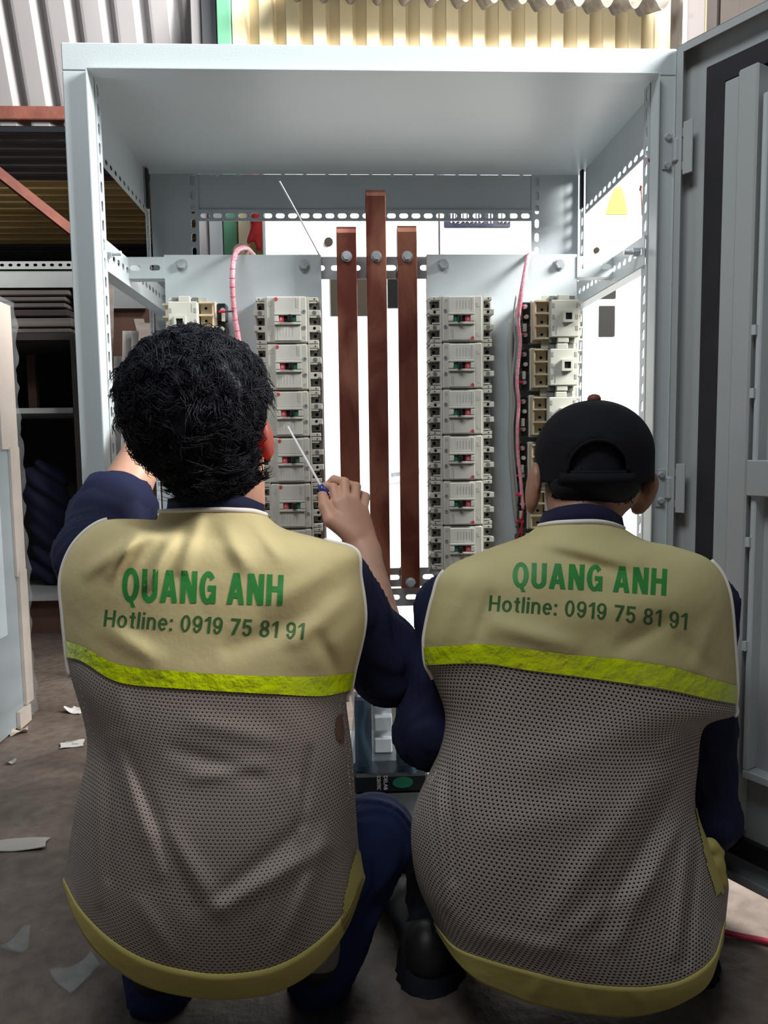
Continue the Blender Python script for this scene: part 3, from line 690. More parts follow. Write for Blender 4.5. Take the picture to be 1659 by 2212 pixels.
# rear: upper panel, slotted cross rail, slotted posts, corner panels
xp0, xp1 = at(405, 450, YB)[0], at(430, 450, YB)[0]; xq0, xq1 = at(1147, 450, YB)[0], at(1171, 450, YB)[0]
zr0, zr1 = at(800, 479, YB)[2], at(800, 456, YB)[2]
m = MB(); m.box(xp0, YB-0.001, zr1, xq1, YB+0.003, 1.497); part(m, 'rear_panel', 'paint_grey')
m = MB(); m.slotted((xp1, YB-0.006, zr0), (1, 0, 0), (0, 0, 1), (0, 1, 0), xq0-xp1, zr1-zr0, 0.002, 27, 0.0215, 0.0115, v0=0.0125); m.box(xp1, YB-0.006, zr1, xq0, YB-0.001, zr1+0.002); part(m, 'rear_crossrail', 'paint_grey')
for (a, b) in ((xp0, xp1), (xq0, xq1)):
    L_ = 1.497-zfl; m = MB(); m.slotted((a, YB-0.004, zfl), (0, 0, 1), (1, 0, 0), (0, 1, 0), L_, b-a, 0.002, int(L_/0.0328), 0.021, 0.0105); part(m, 'slotted_post', 'paint_grey')
for (a, b) in ((XL+0.012, xp0), (xq1, XR-0.012)):
    m = MB(); m.box(a, YB-0.003, zfl, b, YB, 1.497); part(m, 'corner_panel', 'paint_grey')
for (x, e) in ((XL+0.006, 1), (XR-0.008, -1)):
    L_ = 1.497-zfl; n = int(L_/0.0328)
    m = MB(); m.slotted((x, YB-0.036, zfl), (0, 0, 1), (0, 1, 0), (1, 0, 0), L_, 0.032, 0.002, n, 0.021, 0.0105, v0=0.013); part(m, 'slotted_post', 'paint')
    m = MB(); m.slotted((xli+0.001 if e > 0 else xri-0.003, YF+0.024, zfl), (0, 0, 1), (0, 1, 0), (1, 0, 0), zti-zfl, 0.028, 0.002, n, 0.021, 0.0105, v0=0.013); part(m, 'slotted_post', 'paint_grey')
    # upper side rail with a row of slots near its lower edge
    m = MB(); m.slotted((x+0.001, YF+0.032, 1.392), (0, 1, 0), (0, 0, 1), (1, 0, 0), YB-YF-0.075, 0.028, 0.002, 15, 0.020, 0.011, v0=0.014); m.box(x+0.001, YF+.032, 1.42, x+.003, YB-.043, 1.497); part(m, 'side_rail', 'paint')
    m = MB(); m.box(x+e*.006, YB-.052, 1.405, x+e*.012, YB-.038, 1.494); part(m, 'dark_gap_bar', 'rubber')  # black bar standing in for the dark gap beside the rear post
    # mid side rail: channel with slots
    xm = -0.4324 if e > 0 else 0.5523
    m = MB(); m.slotted((xm, YF+0.03, 1.167), (0, 1, 0), (0, 0, 1), (1, 0, 0), YB-YF-0.05, 0.053, 0.002, 17, 0.017, 0.012, v0=0.028)
    m.box(xm-e*0.028, YF+0.03, 1.165, xm+0.002, YB-0.02, 1.167); r = part(m, 'side_midrail', 'paint')
    for yy in (YF+0.058, YB-0.045):
        m = MB(); m.cyl((xm+0.002, yy, 1.196), (xm+e*0.012, yy, 1.196), 0.0085, n=6); m.cyl((xm, yy, 1.196), (xm+e*0.028, yy, 1.196), 0.0045, n=10); m.obj('bolt', 'zinc', r)
    # low side rail
    m = MB(); m.slotted((xm, YF+0.03, 0.52), (0, 1, 0), (0, 0, 1), (1, 0, 0), YB-YF-0.05, 0.053, 0.002, 17, 0.017, 0.012, v0=0.028); part(m, 'side_midrail', 'paint')
m = MB()
for k in range(16): m.box(-0.36+k*.053, YB-.006, 1.4925, -.352+k*.053, YB-.0012, 1.4968)
tag(part(m, 'weld_tabs', 'paint'), kind='stuff')
# mounting plates with folded edges
YP = 1.60
ptop = 1.2265; pbot = at(900, 1236, YP)[2]
plates = []
for (a, b) in ((at(356, 600, YP)[0], at(694, 600, YP)[0]), (at(922, 600, YP)[0], at(1246, 600, YP)[0])):
    m = MB(); m.box(a, YP, pbot, b, YP+0.002, ptop); m.box(a, YP+0.002, ptop-0.002, b, YP+0.02, ptop); m.box(a, YP+0.002, pbot, a+0.002, YP+0.02, ptop-0.002); m.box(b-0.002, YP+0.002, pbot, b, YP+0.02, ptop-0.002)
    plates.append((part(m, 'mounting_plate', 'paint'), a, b))
def hexbolt(p, parent, r=0.0095, name='bolt'):
    m = MB(); x, y, z = p; m.cyl((x, y, z), (x, y-0.002, z), r*1.25, n=18); m.cyl((x, y-0.002, z), (x, y-0.009, z), r, r*0.93, n=6); return m.obj(name, 'zinc', parent)
for k, (px, py) in enumerate(((393, 572), (657, 573), (957, 572), (1208, 572))):
    p = at(px, py, YP); hexbolt((p[0], YP, p[2]), plates[k//2][0])
# end brackets between plates and side rails
for (x0, x1) in ((at(272, 575, YP)[0], plates[0][1]), (plates[1][2], at(1329, 575, YP)[0])):
    m = MB(); m.slotted((x0, YP-0.002, 1.180), (1, 0, 0), (0, 0, 1), (0, 1, 0), x1-x0, 0.042, 0.002, 2, 0.022, 0.011)
    m.box(x0, YP, 1.180, x1, YP+0.03, 1.182); part(m, 'plate_bracket', 'paint')
# slotted rails that carry the bars, behind the gap
for (y0, y1, k) in ((555, 603, 9), (1228, 1268, 9), (1272, 1310, 9)):
    z0, z1 = at(800, y1, YP+.024)[2], at(800, y0, YP+.024)[2]
    m = MB(); m.slotted((plates[0][2]-0.06, YP+0.022, z0), (1, 0, 0), (0, 0, 1), (0, 1, 0), 0.33, z1-z0, 0.002, k, 0.024, 0.011); part(m, 'bar_rail', 'paint_grey')
# ---- door
DH = np.array([0.5955, YF-0.003, 0.0]); da = math.radians(29.2); DU = np.array([math.sin(da), -math.cos(da), 0]); DN = np.array([-math.cos(da), -math.sin(da), 0])
def du(px, py=700):
    r = ray(px, py); A = np.array([[DU[0], -r[0]], [DU[1], -r[1]]]); s_ = np.linalg.solve(A, -DH[:2]); return s_[0]
MD = Matrix(((DU[0], DN[0], 0, DH[0]), (DU[1], DN[1], 0, DH[1]), (0, 0, 1, 0), (0, 0, 0, 1)))
dz0, dz1, dwid = 0.07, ZT, 1.02
m = MB(); m.box(0, -0.022, dz0, dwid, -0.020, dz1, MD); 
for (a, b, c_, d) in ((0, 0.0015, dz0, dz1), (dwid-.0015, dwid, dz0, dz1), (0.0015, dwid-.0015, dz1-.0015, dz1), (0.0015, dwid-.0015, dz0, dz0+.0015)): m.box(a, -0.020, c_, b, 0.006, d, MD)
m.box(0.0, 0.0045, dz0, 0.014, 0.006, dz1, MD); m.box(.014, 0.0045, dz1-.014, dwid, 0.006, dz1, MD); m.box(.014, 0.0045, dz0, dwid, 0.006, dz0+.014, MD)
door = part(m, 'door', 'door_paint'); tag(door, 'open grey door seen from inside')
u1, u2, u3, u4, u5 = du(1507), du(1546), du(1590), du(1640), du(1659)
m = MB(); ws = u2-u1; zg = dz1-0.052
m.box(u1, -0.0195, dz0+.04, u2, -0.008, zg, MD); m.box(u2, -0.0195, zg-ws, dwid-.04, -0.008, zg, MD); m.box(u2, -0.0195, dz0+.04, dwid-.04, -0.008, dz0+.04+ws, MD); m.obj('gasket', 'rubber', door)
zi0, zi1 = dz0+.04+ws+0.003, zg-ws-0.003
m = MB(); m.box(u2+.002, -0.0195, zi0, u3, -0.004, zi1, MD, bev=.002); m.obj('stiffener', 'door_paint', door)
m = MB(); m.box(u3, -0.0195, zi0+.01, u4-.006, 0.014, zi1, MD, bev=.003); m.obj('stiffener', 'door_paint', door)
m = MB(); m.box(u4, -0.0195, 0.28, u4+.010, 0.010, zi1-.05, MD, bev=.002); m.box(u4, -0.0195, 0.265, dwid-.1, 0.010, 0.28, MD, bev=.002); m.obj('window_frame', 'paint', door)
m = MB(); m.box(u4+.010, -0.0195, 0.28, dwid-.1, -0.016, zi1-.05, MD); m.obj('inner_panel', 'door_paint', door)
zz = at(1650, 1060, 0.95)[2]
m = MB(); m.box(u4-.004, 0.010, zz-.03, u4+.06, 0.018, zz+.03, MD, bev=.002); m.obj('lock_bracket', 'door_paint', door)
for k, pyv in enumerate((640, 820, 1240, 1530)):
    zz = at(1642, pyv, 0.95)[2]; m = MB(); m.box(u4-.003, 0.010, zz-.008, u4+.004, 0.016, zz+.008, MD); m.obj('clip', 'paint', door)
# hinges
for (ya, yb) in ((292, 365), (1015, 1092), (1700, 1770)):
    z1, z0 = at(1440, ya, YF)[2], at(1440, yb, YF)[2]; zc = (z0+z1)/2
    xa, xb_ = at(1430, 330, YF)[0], at(1451, 330, YF)[0]
    m = MB(); m.box(xa, YF-0.003, z0-.002, xb_, YF, z1+.002, bev=.001); h = m.obj('hinge', 'paint_grey', cab)
    m = MB(); xc = at(1464, 330, YF)[0]; m.box(xb_-.001, YF-.014, zc-.021, xc+.008, YF-.0005, zc+.021, bev=.003); m.obj('barrel', 'paint_grey', h)
    for zz in (zc+.028, zc-.028):
        m = MB(); m.cyl((xc+.006, YF-.010, zz-.007), (xc+.006, YF-.010, zz+.007), .0075, n=14); m.obj('pin', 'paint_grey', h)
        m = MB(); m.cyl(((xa+xb_)/2, YF-.003, zz-(.004 if zz > zc else -.004)), ((xa+xb_)/2, YF-.008, zz-(.004 if zz > zc else -.004)), .0068, .0045, n=14); m.obj('screw', 'zinc', h)
    m = MB(); m.box(.0145, 0.0002, zc-.045, .034, .0035, zc+.045, MD, bev=.001); lf = m.obj('leaf', 'door_paint', h)

# ================================================================== DEVICES ON THE PLATES
def local_obj(m, name, mt, parent, smooth=False):
    o = link_mesh(name, m.v, m.f, mt, None, smooth); o.parent = parent; return o
def make_breaker():
    r = thing('circuit_breaker', 'x', 'breaker', (0, 0, 0))
    H, W = 0.0655, 0.0452
    m = MB(); m.box(-H, -0.016, -W, H, 0, W)
    for sx in (-1, 1):
        for k, zc in enumerate((-0.0415, -0.015, 0.015, 0.0415)):
            t_ = 0.0037 if k in (0, 3) else 0.0055
            m.box(sx*0.040, -0.046, zc-t_, sx*(H-(0.004 if k in (0, 3) else 0.0)), -0.016, zc+t_, bev=.001)
        m.box(sx*0.040, -0.052, -W, sx*0.0435, -0.016, W)
        for zc in (-0.028, 0.0, 0.028): m.box(sx*0.0435, -0.047, zc+0.0058, sx*0.058, -0.040, zc+0.0085)
    local_obj(m, 'housing', 'breaker', r)
    m = MB(); m.box(-0.040, -0.0595, -W+.0004, 0.0395, -0.016, W-.0004, bev=.0025); local_obj(m, 'cover', 'breaker', r)
    m = MB()
    for zc in (0.03, -0.027): m.box(-0.034, -0.0600, zc-.004, -0.0295, -0.0594, zc+.004)
    local_obj(m, 'clip_outline', 'breaker_panel', r)['kind'] = 'stuff'
    m = MB(); m.box(-0.0235, -0.0645, 0.0125, 0.0275, -0.0595, 0.0425, bev=.0012); up = local_obj(m, 'label_panel', 'breaker_panel', r)
    m = MB(); m.box(-0.0235, -0.0645, -0.0415, 0.0275, -0.0595, -0.0115, bev=.0012); lo_ = local_obj(m, 'label_panel', 'breaker_panel', r)
    m = MB(); m.box(0.0185, -0.0648, 0.022, 0.0195, -0.0644, 0.040)
    for k in range(3): m.box(0.0215+0.0004*k, -0.0648, 0.0205+k*.006, 0.0225+.0003*k, -0.0644, 0.0245+k*.006)
    for k in range(5): m.box(-0.013+k*.006, -0.0648, -0.034, -0.0127+k*.006, -0.0644, -0.018)
    m.box(-0.0175, -0.0648, -0.039, -0.0172, -0.0644, -0.014)
    local_obj(m, 'fine_print', 'print_grey', up)['kind'] = 'stuff'
    m = MB(); x0, x1, z0, z1 = -0.0235, 0.0285, -0.0112, 0.0122
    m.box(x0, -0.068, z0, x1, -0.0595, z0+.005, bev=.001); m.box(x0, -0.068, z1-.005, x1, -0.0595, z1, bev=.001); m.box(x0, -0.068, z0+.006, x0+.0085, -0.0595, z1-.006, bev=.0008); m.box(x1-.0095, -0.068, z0+.006, x1, -0.0595, z1-.006, bev=.0008)
    tf = local_obj(m, 'toggle_frame', 'breaker_panel', r)
    m = MB(); m.box(-0.015, -0.0625, -0.0062, 0.019, -0.0600, 0.0072); local_obj(m, 'toggle_slot', 'black_plastic', tf)
    m = MB(); m.box(-0.0148, -0.0640, -0.0060, -0.0050, -0.0626, 0.0070); rd = local_obj(m, 'off_window', 'switch_red', tf)
    t_ = text_flat('OFF', 'lettering', 'print_white', None, (-0.0085, -0.0642, -0.0022), (0, 0, 1), (-1, 0, 0), 0.0065, 0.0035, 0.01); t_.parent = rd
    m = MB(); m.box(0.0115, -0.0640, -0.0060, 0.0188, -0.0626, 0.0070); local_obj(m, 'on_window', 'switch_green', tf)
    m = MB(); m.box(0.0035, -0.077, -0.0045, 0.0112, -0.0626, 0.0075, bev=.0012); local_obj(m, 'toggle_handle', 'black_plastic', tf)
    m = MB(); m.cyl((-0.0192, -0.0646, 0.0385), (-0.0192, -0.0654, 0.0385), .0034, n=14); local_obj(m, 'trip_button', 'red_dot', r)
    for zc in (0.0155, -0.0155):
        m = MB(); m.cyl((0.0340, -0.0590, zc), (0.0340, -0.0606, zc), .0040, n=14); s_ = local_obj(m, 'screw', 'zinc', r)
        m = MB(); m.cyl((0.0340, -0.0605, zc), (0.0340, -0.0609, zc), .0024, n=10); local_obj(m, 'screw_recess', 'breaker_metal', s_)
    t_ = text_flat('CE', 'embossed_mark', 'print_grey', None, (0.0300, -0.0598, -0.038), (1, 0, 0), (0, 0, 1), 0.005, 0.005); t_.parent = r
    for sx in (-1, 1):
        for zc in (-0.028, 0.0, 0.028):
            m = MB(); m.box(sx*0.0438, -0.030, zc-.0070, sx*0.060, -0.0165, zc+.0070); tm = local_obj(m, 'terminal', 'breaker_metal', r)
            m = MB(); m.cyl((sx*0.0545, -0.0300, zc-.001), (sx*0.0545, -0.0305, zc-.001), .0034, n=12); m.cyl((sx*.0585, -.03, zc+.005), (sx*.0585, -.0304, zc+.005), .0013, n=8); local_obj(m, 'terminal_hole', 'hole_dark', tm)
        for zc, rr in ((-0.015, .0028), (0.015, .0042)):
            m = MB(); m.cyl((sx*0.0535, -0.0462, zc), (sx*0.0535, -0.0466, zc), rr, n=12); local_obj(m, 'screw_hole', 'breaker_metal' if rr > .003 else 'hole_dark', r)
        for zc in (-.0415, .0415):
            m = MB(); m.cyl((sx*0.0545, -0.0462, zc), (sx*0.0545, -0.0466, zc), .0013, n=8); local_obj(m, 'screw_hole', 'hole_dark', r)
    return r
PITCHB = 0.0915
zb0 = at(625, 640, 1.545)[2]-0.0455
bx = {'left': at(625, 900, 1.55)[0], 'right': at(998, 900, 1.55)[0]}
ordw = ['topmost', 'second from the top', 'third from the top', 'fourth from the top', 'fifth from the top', 'lowest']
proto = make_breaker(); first = True
for side in ('left', 'right'):
    for k in range(6):
        o = proto if first else copy_tree(proto); first = False
        o.location = (bx[side]+(0.0016 if side == 'left' else 0)*0, YP-0.0005, zb0-k*PITCHB)
        o.rotation_euler = (0, 0 if side == 'left' else math.pi, 0)
        o['label'] = 'grey moulded breaker, %s in the column %s of the copper bars' % (ordw[k], side)
        o['group'] = 'breakers %s of the copper bars' % side
# small wire stubs sticking out of the right column's inner terminals: one strip of pins per breaker is part of it
for o in [o for o in COL.objects if o.get('category') == 'breaker' and 'right' in o['group']]:
    m = MB()
    for k in range(4):
        z = -0.0415+k*0.0277; m.tube([(0.0640, -0.044, z), (0.068, -0.050, z+.003), (0.071, -0.054, z+.007)], .0011, 6)
    q = local_obj(m, 'barrier_pin', 'steel_dark', o)

def make_contactor():
    r = thing('contactor', 'x', 'contactor', (0, 0, 0))
    m = MB(); m.box(-0.048, -0.030, -0.043, 0.046, 0, 0.043, bev=.002); m.box(-0.016, -0.055, -0.0455, 0.040, -0.030, 0.0455); local_obj(m, 'base', 'contactor', r)
    m = MB()   # main cover with stepped top and bottom
    m.box(-0.018, -0.074, -0.036, 0.038, -0.055, 0.036, bev=.0015); m.box(-0.004, -0.072, 0.036, 0.018, -0.050, 0.0465, bev=.001); m.box(-0.004, -0.072, -0.0465, 0.018, -0.050, -0.036, bev=.001)
    m.box(-0.030, -0.050, 0.040, 0.034, -0.046, 0.0475); m.box(-0.030, -0.050, -0.0475, 0.034, -0.046, -0.040)
    cv = local_obj(m, 'cover', 'contactor', r)
    m = MB()
    for zc in (0.0415, -0.0415):
        for xx in (-0.012, 0.026):
            m = MB(); m.box(xx-.006, -0.062, zc-.004, xx+.006, -0.0552, zc+.004); local_obj(m, 'coil_terminal', 'breaker_metal', r)
    m = MB(); x0, x1, z0, z1 = 0.004, 0.026, -0.008, 0.014
    m.box(x0, -0.081, z0, x1, -0.074, z0+.005); m.box(x0, -0.081, z1-.004, x1, -0.074, z1); m.box(x0, -0.081, z0+.005, x0+.005, -0.074, z1-.004); m.box(x1-.004, -0.081, z0+.005, x1, -0.074, z1-.004)
    sf = local_obj(m, 'button_frame', 'contactor', r)
    m = MB(); m.box(x0+.0052, -0.0785, z0+.0052, x1-.0042, -0.0742, z1-.0042, bev=.001); local_obj(m, 'button', 'black_plastic', sf)
    m = MB()
    for xx in (-0.0135, 0.0335):
        for zc in (0.025, 0.003, -0.019): m.box(xx-.0022, -0.0745, zc-.0045, xx+.0022, -0.0739, zc+.0045)
    m.box(-0.008, -0.0745, -0.031, -0.007, -0.0739, -0.016)
    local_obj(m, 'marking', 'print_grey', cv)['kind'] = 'stuff'
    # cream power terminals, open wells with barriers
    for sx, xa_, xb2, dep in ((-1, -0.046, -0.0185, 0.060), (1, 0.0385, 0.052, 0.040)):
        m = MB(); m.box(xa_, -0.044 if sx < 0 else -0.034, -0.037, xb2, -0.030 if sx < 0 else -.0005, 0.037)
        for zc in (-0.0365, -0.0125, 0.0125, 0.0365): m.box(xa_-(0 if sx < 0 else -.0), -dep, zc-.0016, xb2+(0 if sx < 0 else .004), -0.030, zc+.0016)
        if sx < 0: m.box(xa_, -dep+.004, -0.037, xa_+.003, -0.044, 0.037)
        tb = local_obj(m, 'terminal_block', 'contactor_cream', r)
        for zc in (-0.0245, 0.0, 0.0245):
            m = MB(); xx = (xa_+xb2)/2+(0.003 if sx < 0 else -.002); d_ = -0.044 if sx < 0 else -.034
            m.cyl((xx, d_, zc-.003), (xx, d_-.0006, zc-.003), .0042, n=12); th = local_obj(m, 'terminal_collar', 'contactor', tb)
            m = MB(); m.cyl((xx, d_-.0006, zc-.003), (xx, d_-.0012, zc-.003), .0027, n=10); local_obj(m, 'terminal_hole', 'hole_dark', th)
    # black overload base with screws on the wired side
    m = MB(); m.box(-0.066, -0.030, -0.040, -0.0485, -0.0005, -0.006, bev=.002); m.box(-0.066, -0.026, 0.004, -0.0485, -0.0005, 0.040, bev=.002); m.box(-0.062, -.02, -.006, -.0485, -.0005, .004); ov = local_obj(m, 'overload_base', 'black_plastic', r)
    for zc in (0.030, -0.026):
        m = MB(); m.cyl((-0.060, -0.026, zc), (-0.060, -0.033, zc), .0048, n=12); local_obj(m, 'terminal_screw', 'zinc', ov)
    m = MB(); m.box(-0.064, -0.036, -0.020, -0.058, -0.030, -0.004); local_obj(m, 'white_tab', 'contactor', ov)
    m = MB(); m.cyl((-0.0575, -0.026, 0.010), (-0.0575, -0.034, 0.010), .0042, n=12); local_obj(m, 'grey_plug', 'contactor', ov)
    return r
proto = make_contactor(); first = True
xcR = at(1203, 690, 1.55)[0]; xcL = at(412, 690, 1.55)[0]; zc0 = at(1200, 640, 1.55)[2]-0.0470; CP = 0.0948
for side, n in (('right', 6), ('left', 6)):
    for k in range(n):
        o = proto if first else copy_tree(proto); first = False
        x = xcR - (0.0016*k) if side == 'right' else xcL
        o.location = (x, YP-0.0005, zc0-k*CP); o.rotation_euler = (0, 0 if side == 'right' else math.pi, 0)
        o['label'] = ('cream contactor, %s in the column behind the capped worker' if side == 'right' else 'cream contactor, %s in the column behind the bareheaded worker') % ordw[k]
        o['group'] = 'contactors on the %s plate' % side

# ---- copper bars
def busbar(pxl, pxr, ytop, ybot, label, ret):
    Yc = 1.556; zt_ = at(800, ytop, Yc)[2]; zb_ = at(800, ybot, Yc)[2]; x = (at(pxl, 600, Yc)[0]+at(pxr, 600, Yc)[0])/2; hw = (at(pxr, 600, Yc)[0]-at(pxl, 600, Yc)[0])/2
    pts = [(x, Yc, zb_), (x, Yc, (zb_+zt_)/2), (x, Yc, zt_-0.012)]
    for k in range(1, 7):
        a = math.pi*k/6; pts.append((x, Yc+0.010-0.010*math.cos(a), zt_-0.010+0.010*math.sin(a)))
    pts.append((x, Yc+0.020, zt_-ret))
    m = MB(); m.strip(pts, (hw, 0, 0), 0.006); o = m.obj('copper_bar', 'copper')
    b = o.data; me = bpy.data.objects  # bevelled edges
    md = o.modifiers.new('bevel', 'BEVEL'); md.width = 0.0012; md.segments = 2; md.limit_method = 'ANGLE'
    tag(o, label, 'busbar', 'copper bars in the middle of the cabinet')
    for i, pyb in enumerate((555, ybot-14)):
        p = at((pxl+pxr)/2, pyb, Yc); hexbolt((x, Yc-0.003, p[2]), o, 0.0085)
    m = MB(); m.cyl((x, Yc+.003, at(800, 580, Yc)[2]), (x, YP+.022, at(800, 580, Yc)[2]), .016, .019, n=16); m.obj('insulator', 'rust_red', o)
    m = MB(); m.cyl((x, Yc+.003, at(800, 1248, Yc)[2]), (x, YP+.022, at(800, 1248, Yc)[2]), .016, .019, n=16); m.obj('insulator', 'rust_red', o)
    return o
busbar(728, 771, 490, 1270, 'short copper bar nearest the left breaker column', 0.05)
busbar(792, 835, 410, 1285, 'tall middle copper bar rising above the other two', 0.05)
busbar(859, 901, 488, 1272, 'short copper bar nearest the right breaker column', 0.06)

# ---- wiring
def P3(L): return [at(a, b, c) for a, b, c in L]
h = thing('wire_harness', 'pink spiral-wrapped wire bundle rising over the left mounting plate', 'wire', tuple(at(505, 720, 1.53)))
pts = catmull(P3([(548, 552, 1.66), (532, 536, 1.62), (514, 540, 1.57), (505, 562, 1.54), (502, 600, 1.53), (503, 640, 1.535), (508, 690, 1.545), (516, 740, 1.55), (520, 820, 1.555), (520, 960, 1.56), (520, 1120, 1.57)]), 8)
m = MB(); m.tube(pts, .0052, 10); m.obj('sleeve', 'wire_pink', h, smooth=True)
m = MB()
for k in range(0, len(pts)-1, 4):
    a = pts[k]; b = pts[min(k+1, len(pts)-1)]; t_ = (b-a)/max(np.linalg.norm(b-a), 1e-6); s_ = np.cross(t_, (0, 1, 0)); s_ = s_/np.linalg.norm(s_)
    ring = [a+t_*(.0022*math.sin(q))+(s_*math.cos(q)+np.array([0, -1, 0])*math.sin(q))*.0055 for q in np.linspace(0, math.pi, 7)]
    m.tube(ring, .0005, 5)
tag(m.obj('spiral_line', 'wire_red', h), None, None, None, 'stuff')
m = MB()
rc = at(520, 543, 1.625); m.tube([rc+np.array([.013*math.cos(a), .004*math.sin(a), .013*math.sin(a)]) for a in np.linspace(0, 2*math.pi, 25)], .004, 8); m.obj('grommet', 'ring_brown', h, smooth=True)
m = MB(); m.tube(P3([(503, 672, 1.535), (494, 673, 1.545), (486, 673, 1.555)]), .0018, 6); m.obj('branch_wire', 'wire_black', h)
m = MB(); m.tube(P3([(488, 673, 1.553), (474, 673, 1.562)]), .0026, 8); m.obj('lug', 'lug_red', h)
h = thing('wire_harness', 'pink and grey wire bundle with red lugs beside the right contactors', 'wire', tuple(at(1120, 800, 1.53)))
HP = [(1150, 548, 1.64), (1142, 552, 1.60), (1136, 580, 1.555), (1128, 625, 1.54), (1121, 668, 1.54), (1120, 700, 1.545), (1124, 740, 1.55), (1119, 790, 1.553), (1117, 830, 1.553), (1121, 870, 1.555), (1118, 920, 1.555), (1119, 980, 1.56), (1125, 1040, 1.56), (1130, 1100, 1.565)]
pts = catmull(P3(HP), 8); m = MB(); m.tube(pts, .0046, 10, radii=[.0050 if k < 36 else .0036 for k in range(len(pts))]); m.obj('sleeve', 'wire_pink', h, smooth=True)
m = MB(); m.tube([p+np.array([-.006, .016, 0]) for p in pts[26:]], .0022, 8); m.obj('inner_wire', 'board_grey', h, smooth=True)
for k in range(6):
    zc = zc0-k*CP
    for dz in (0.030, -0.026):
        tx, tz = xcR-.0016*k-0.060, zc+dz; i = min(range(len(pts)), key=lambda q: abs(pts[q][2]-(tz-.0+.008))); a = pts[i]
        b = np.array([tx, YP-.036, tz]); mid = (a+b)/2+np.array([-.003, -.004, -.006])
        m = MB(); m.tube(catmull([a, mid, b+np.array([-.010, -.001, 0])], 5), .0014, 6); m.obj('branch_wire', 'wire_red', h)
        m = MB(); m.tube([b+np.array([-.013, -.001, 0]), b+np.array([-.003, 0, 0])], .0026, 8); m.obj('lug', 'lug_red', h)
# grey duct strip right plate (shadowed wire behind the contactors)
m = MB(); m.tube(catmull(P3([(1106, 690, 1.59), (1102, 760, 1.59), (1106, 860, 1.59), (1104, 960, 1.59), (1112, 1080, 1.59), (1120, 1140, 1.59)]), 6), .006, 8); tag(m.obj('grey_cable', 'board_grey', smooth=True), 'grey cable lying on the right plate between breakers and contactors', 'cable')
m = MB(); pts = catmull(P3([(1413, 318, 1.43), (1405, 345, 1.425), (1412, 352, 1.42), (1417, 400, 1.415), (1416, 470, 1.415), (1410, 560, 1.418), (1408, 660, 1.418), (1409, 745, 1.418), (1408, 860, 1.42)]), 6); m.tube(pts, .0014, 6)
kn = at(1405, 346, 1.425); m.cyl(kn+np.array([-.004, 0, 0]), kn+np.array([.005, 0, .001]), .0035, n=8); tag(m.obj('red_wire', 'wire_red', smooth=True), 'thin dark red wire knotted to the slotted post beside the upper hinge', 'wire')
m = MB(); m.tube(P3([(1384, 400, 1.5), (1386, 430, 1.5), (1387, 465, 1.5)]), .0011, 6); m.tube(P3([(1385, 402, 1.5), (1383, 412, 1.5)]), .0025, 6); tag(m.obj('orange_wire', 'cap_button'), 'short orange wire end hanging inside the open right side', 'wire')
m = MB(); m.tube(catmull(P3([(604, 392, 1.47), (635, 448, 1.50), (662, 498, 1.53), (678, 528, 1.55), (690, 552, 1.59)]), 5), .0016, 6); tag(m.obj('cable_tie', 'pale_plastic'), 'long white cable tie sticking up behind the left plate edge', 'cable tie')

# ================================================================== PEOPLE
NB, NF = 112, 34
def resample(poly, s):
    P = np.asarray(poly, float); d = np.r_[0, np.cumsum(np.hypot(*np.diff(P, axis=0).T))]; d /= d[-1]
    t = (s+1)/2; Q = catmull([np.array([*p]) for p in P], 10); dd = np.linspace(0, 1, len(Q))
    # chord parameter of the spline samples
    Q = np.array(Q); e = np.r_[0, np.cumsum(np.hypot(*np.diff(Q, axis=0).T))]; e /= e[-1]
    return np.stack([np.interp(t, e, Q[:, 0]), np.interp(t, e, Q[:, 1])], -1)
def smooth_rows(A, counts):
    n = len(A); out = []
    for i in range(n-1):
        a = A[max(i-1, 0)]; b = A[i]; c = A[i+1]; d = A[min(i+2, n-1)]
        for k in range(counts[i]):
            t = k/counts[i]; out.append(0.5*((2*b)+(c-a)*t+(2*a-5*b+4*c-d)*t*t+(3*b-a-3*c+d)*t**3))
    out.append(A[-1]); return np.array(out)
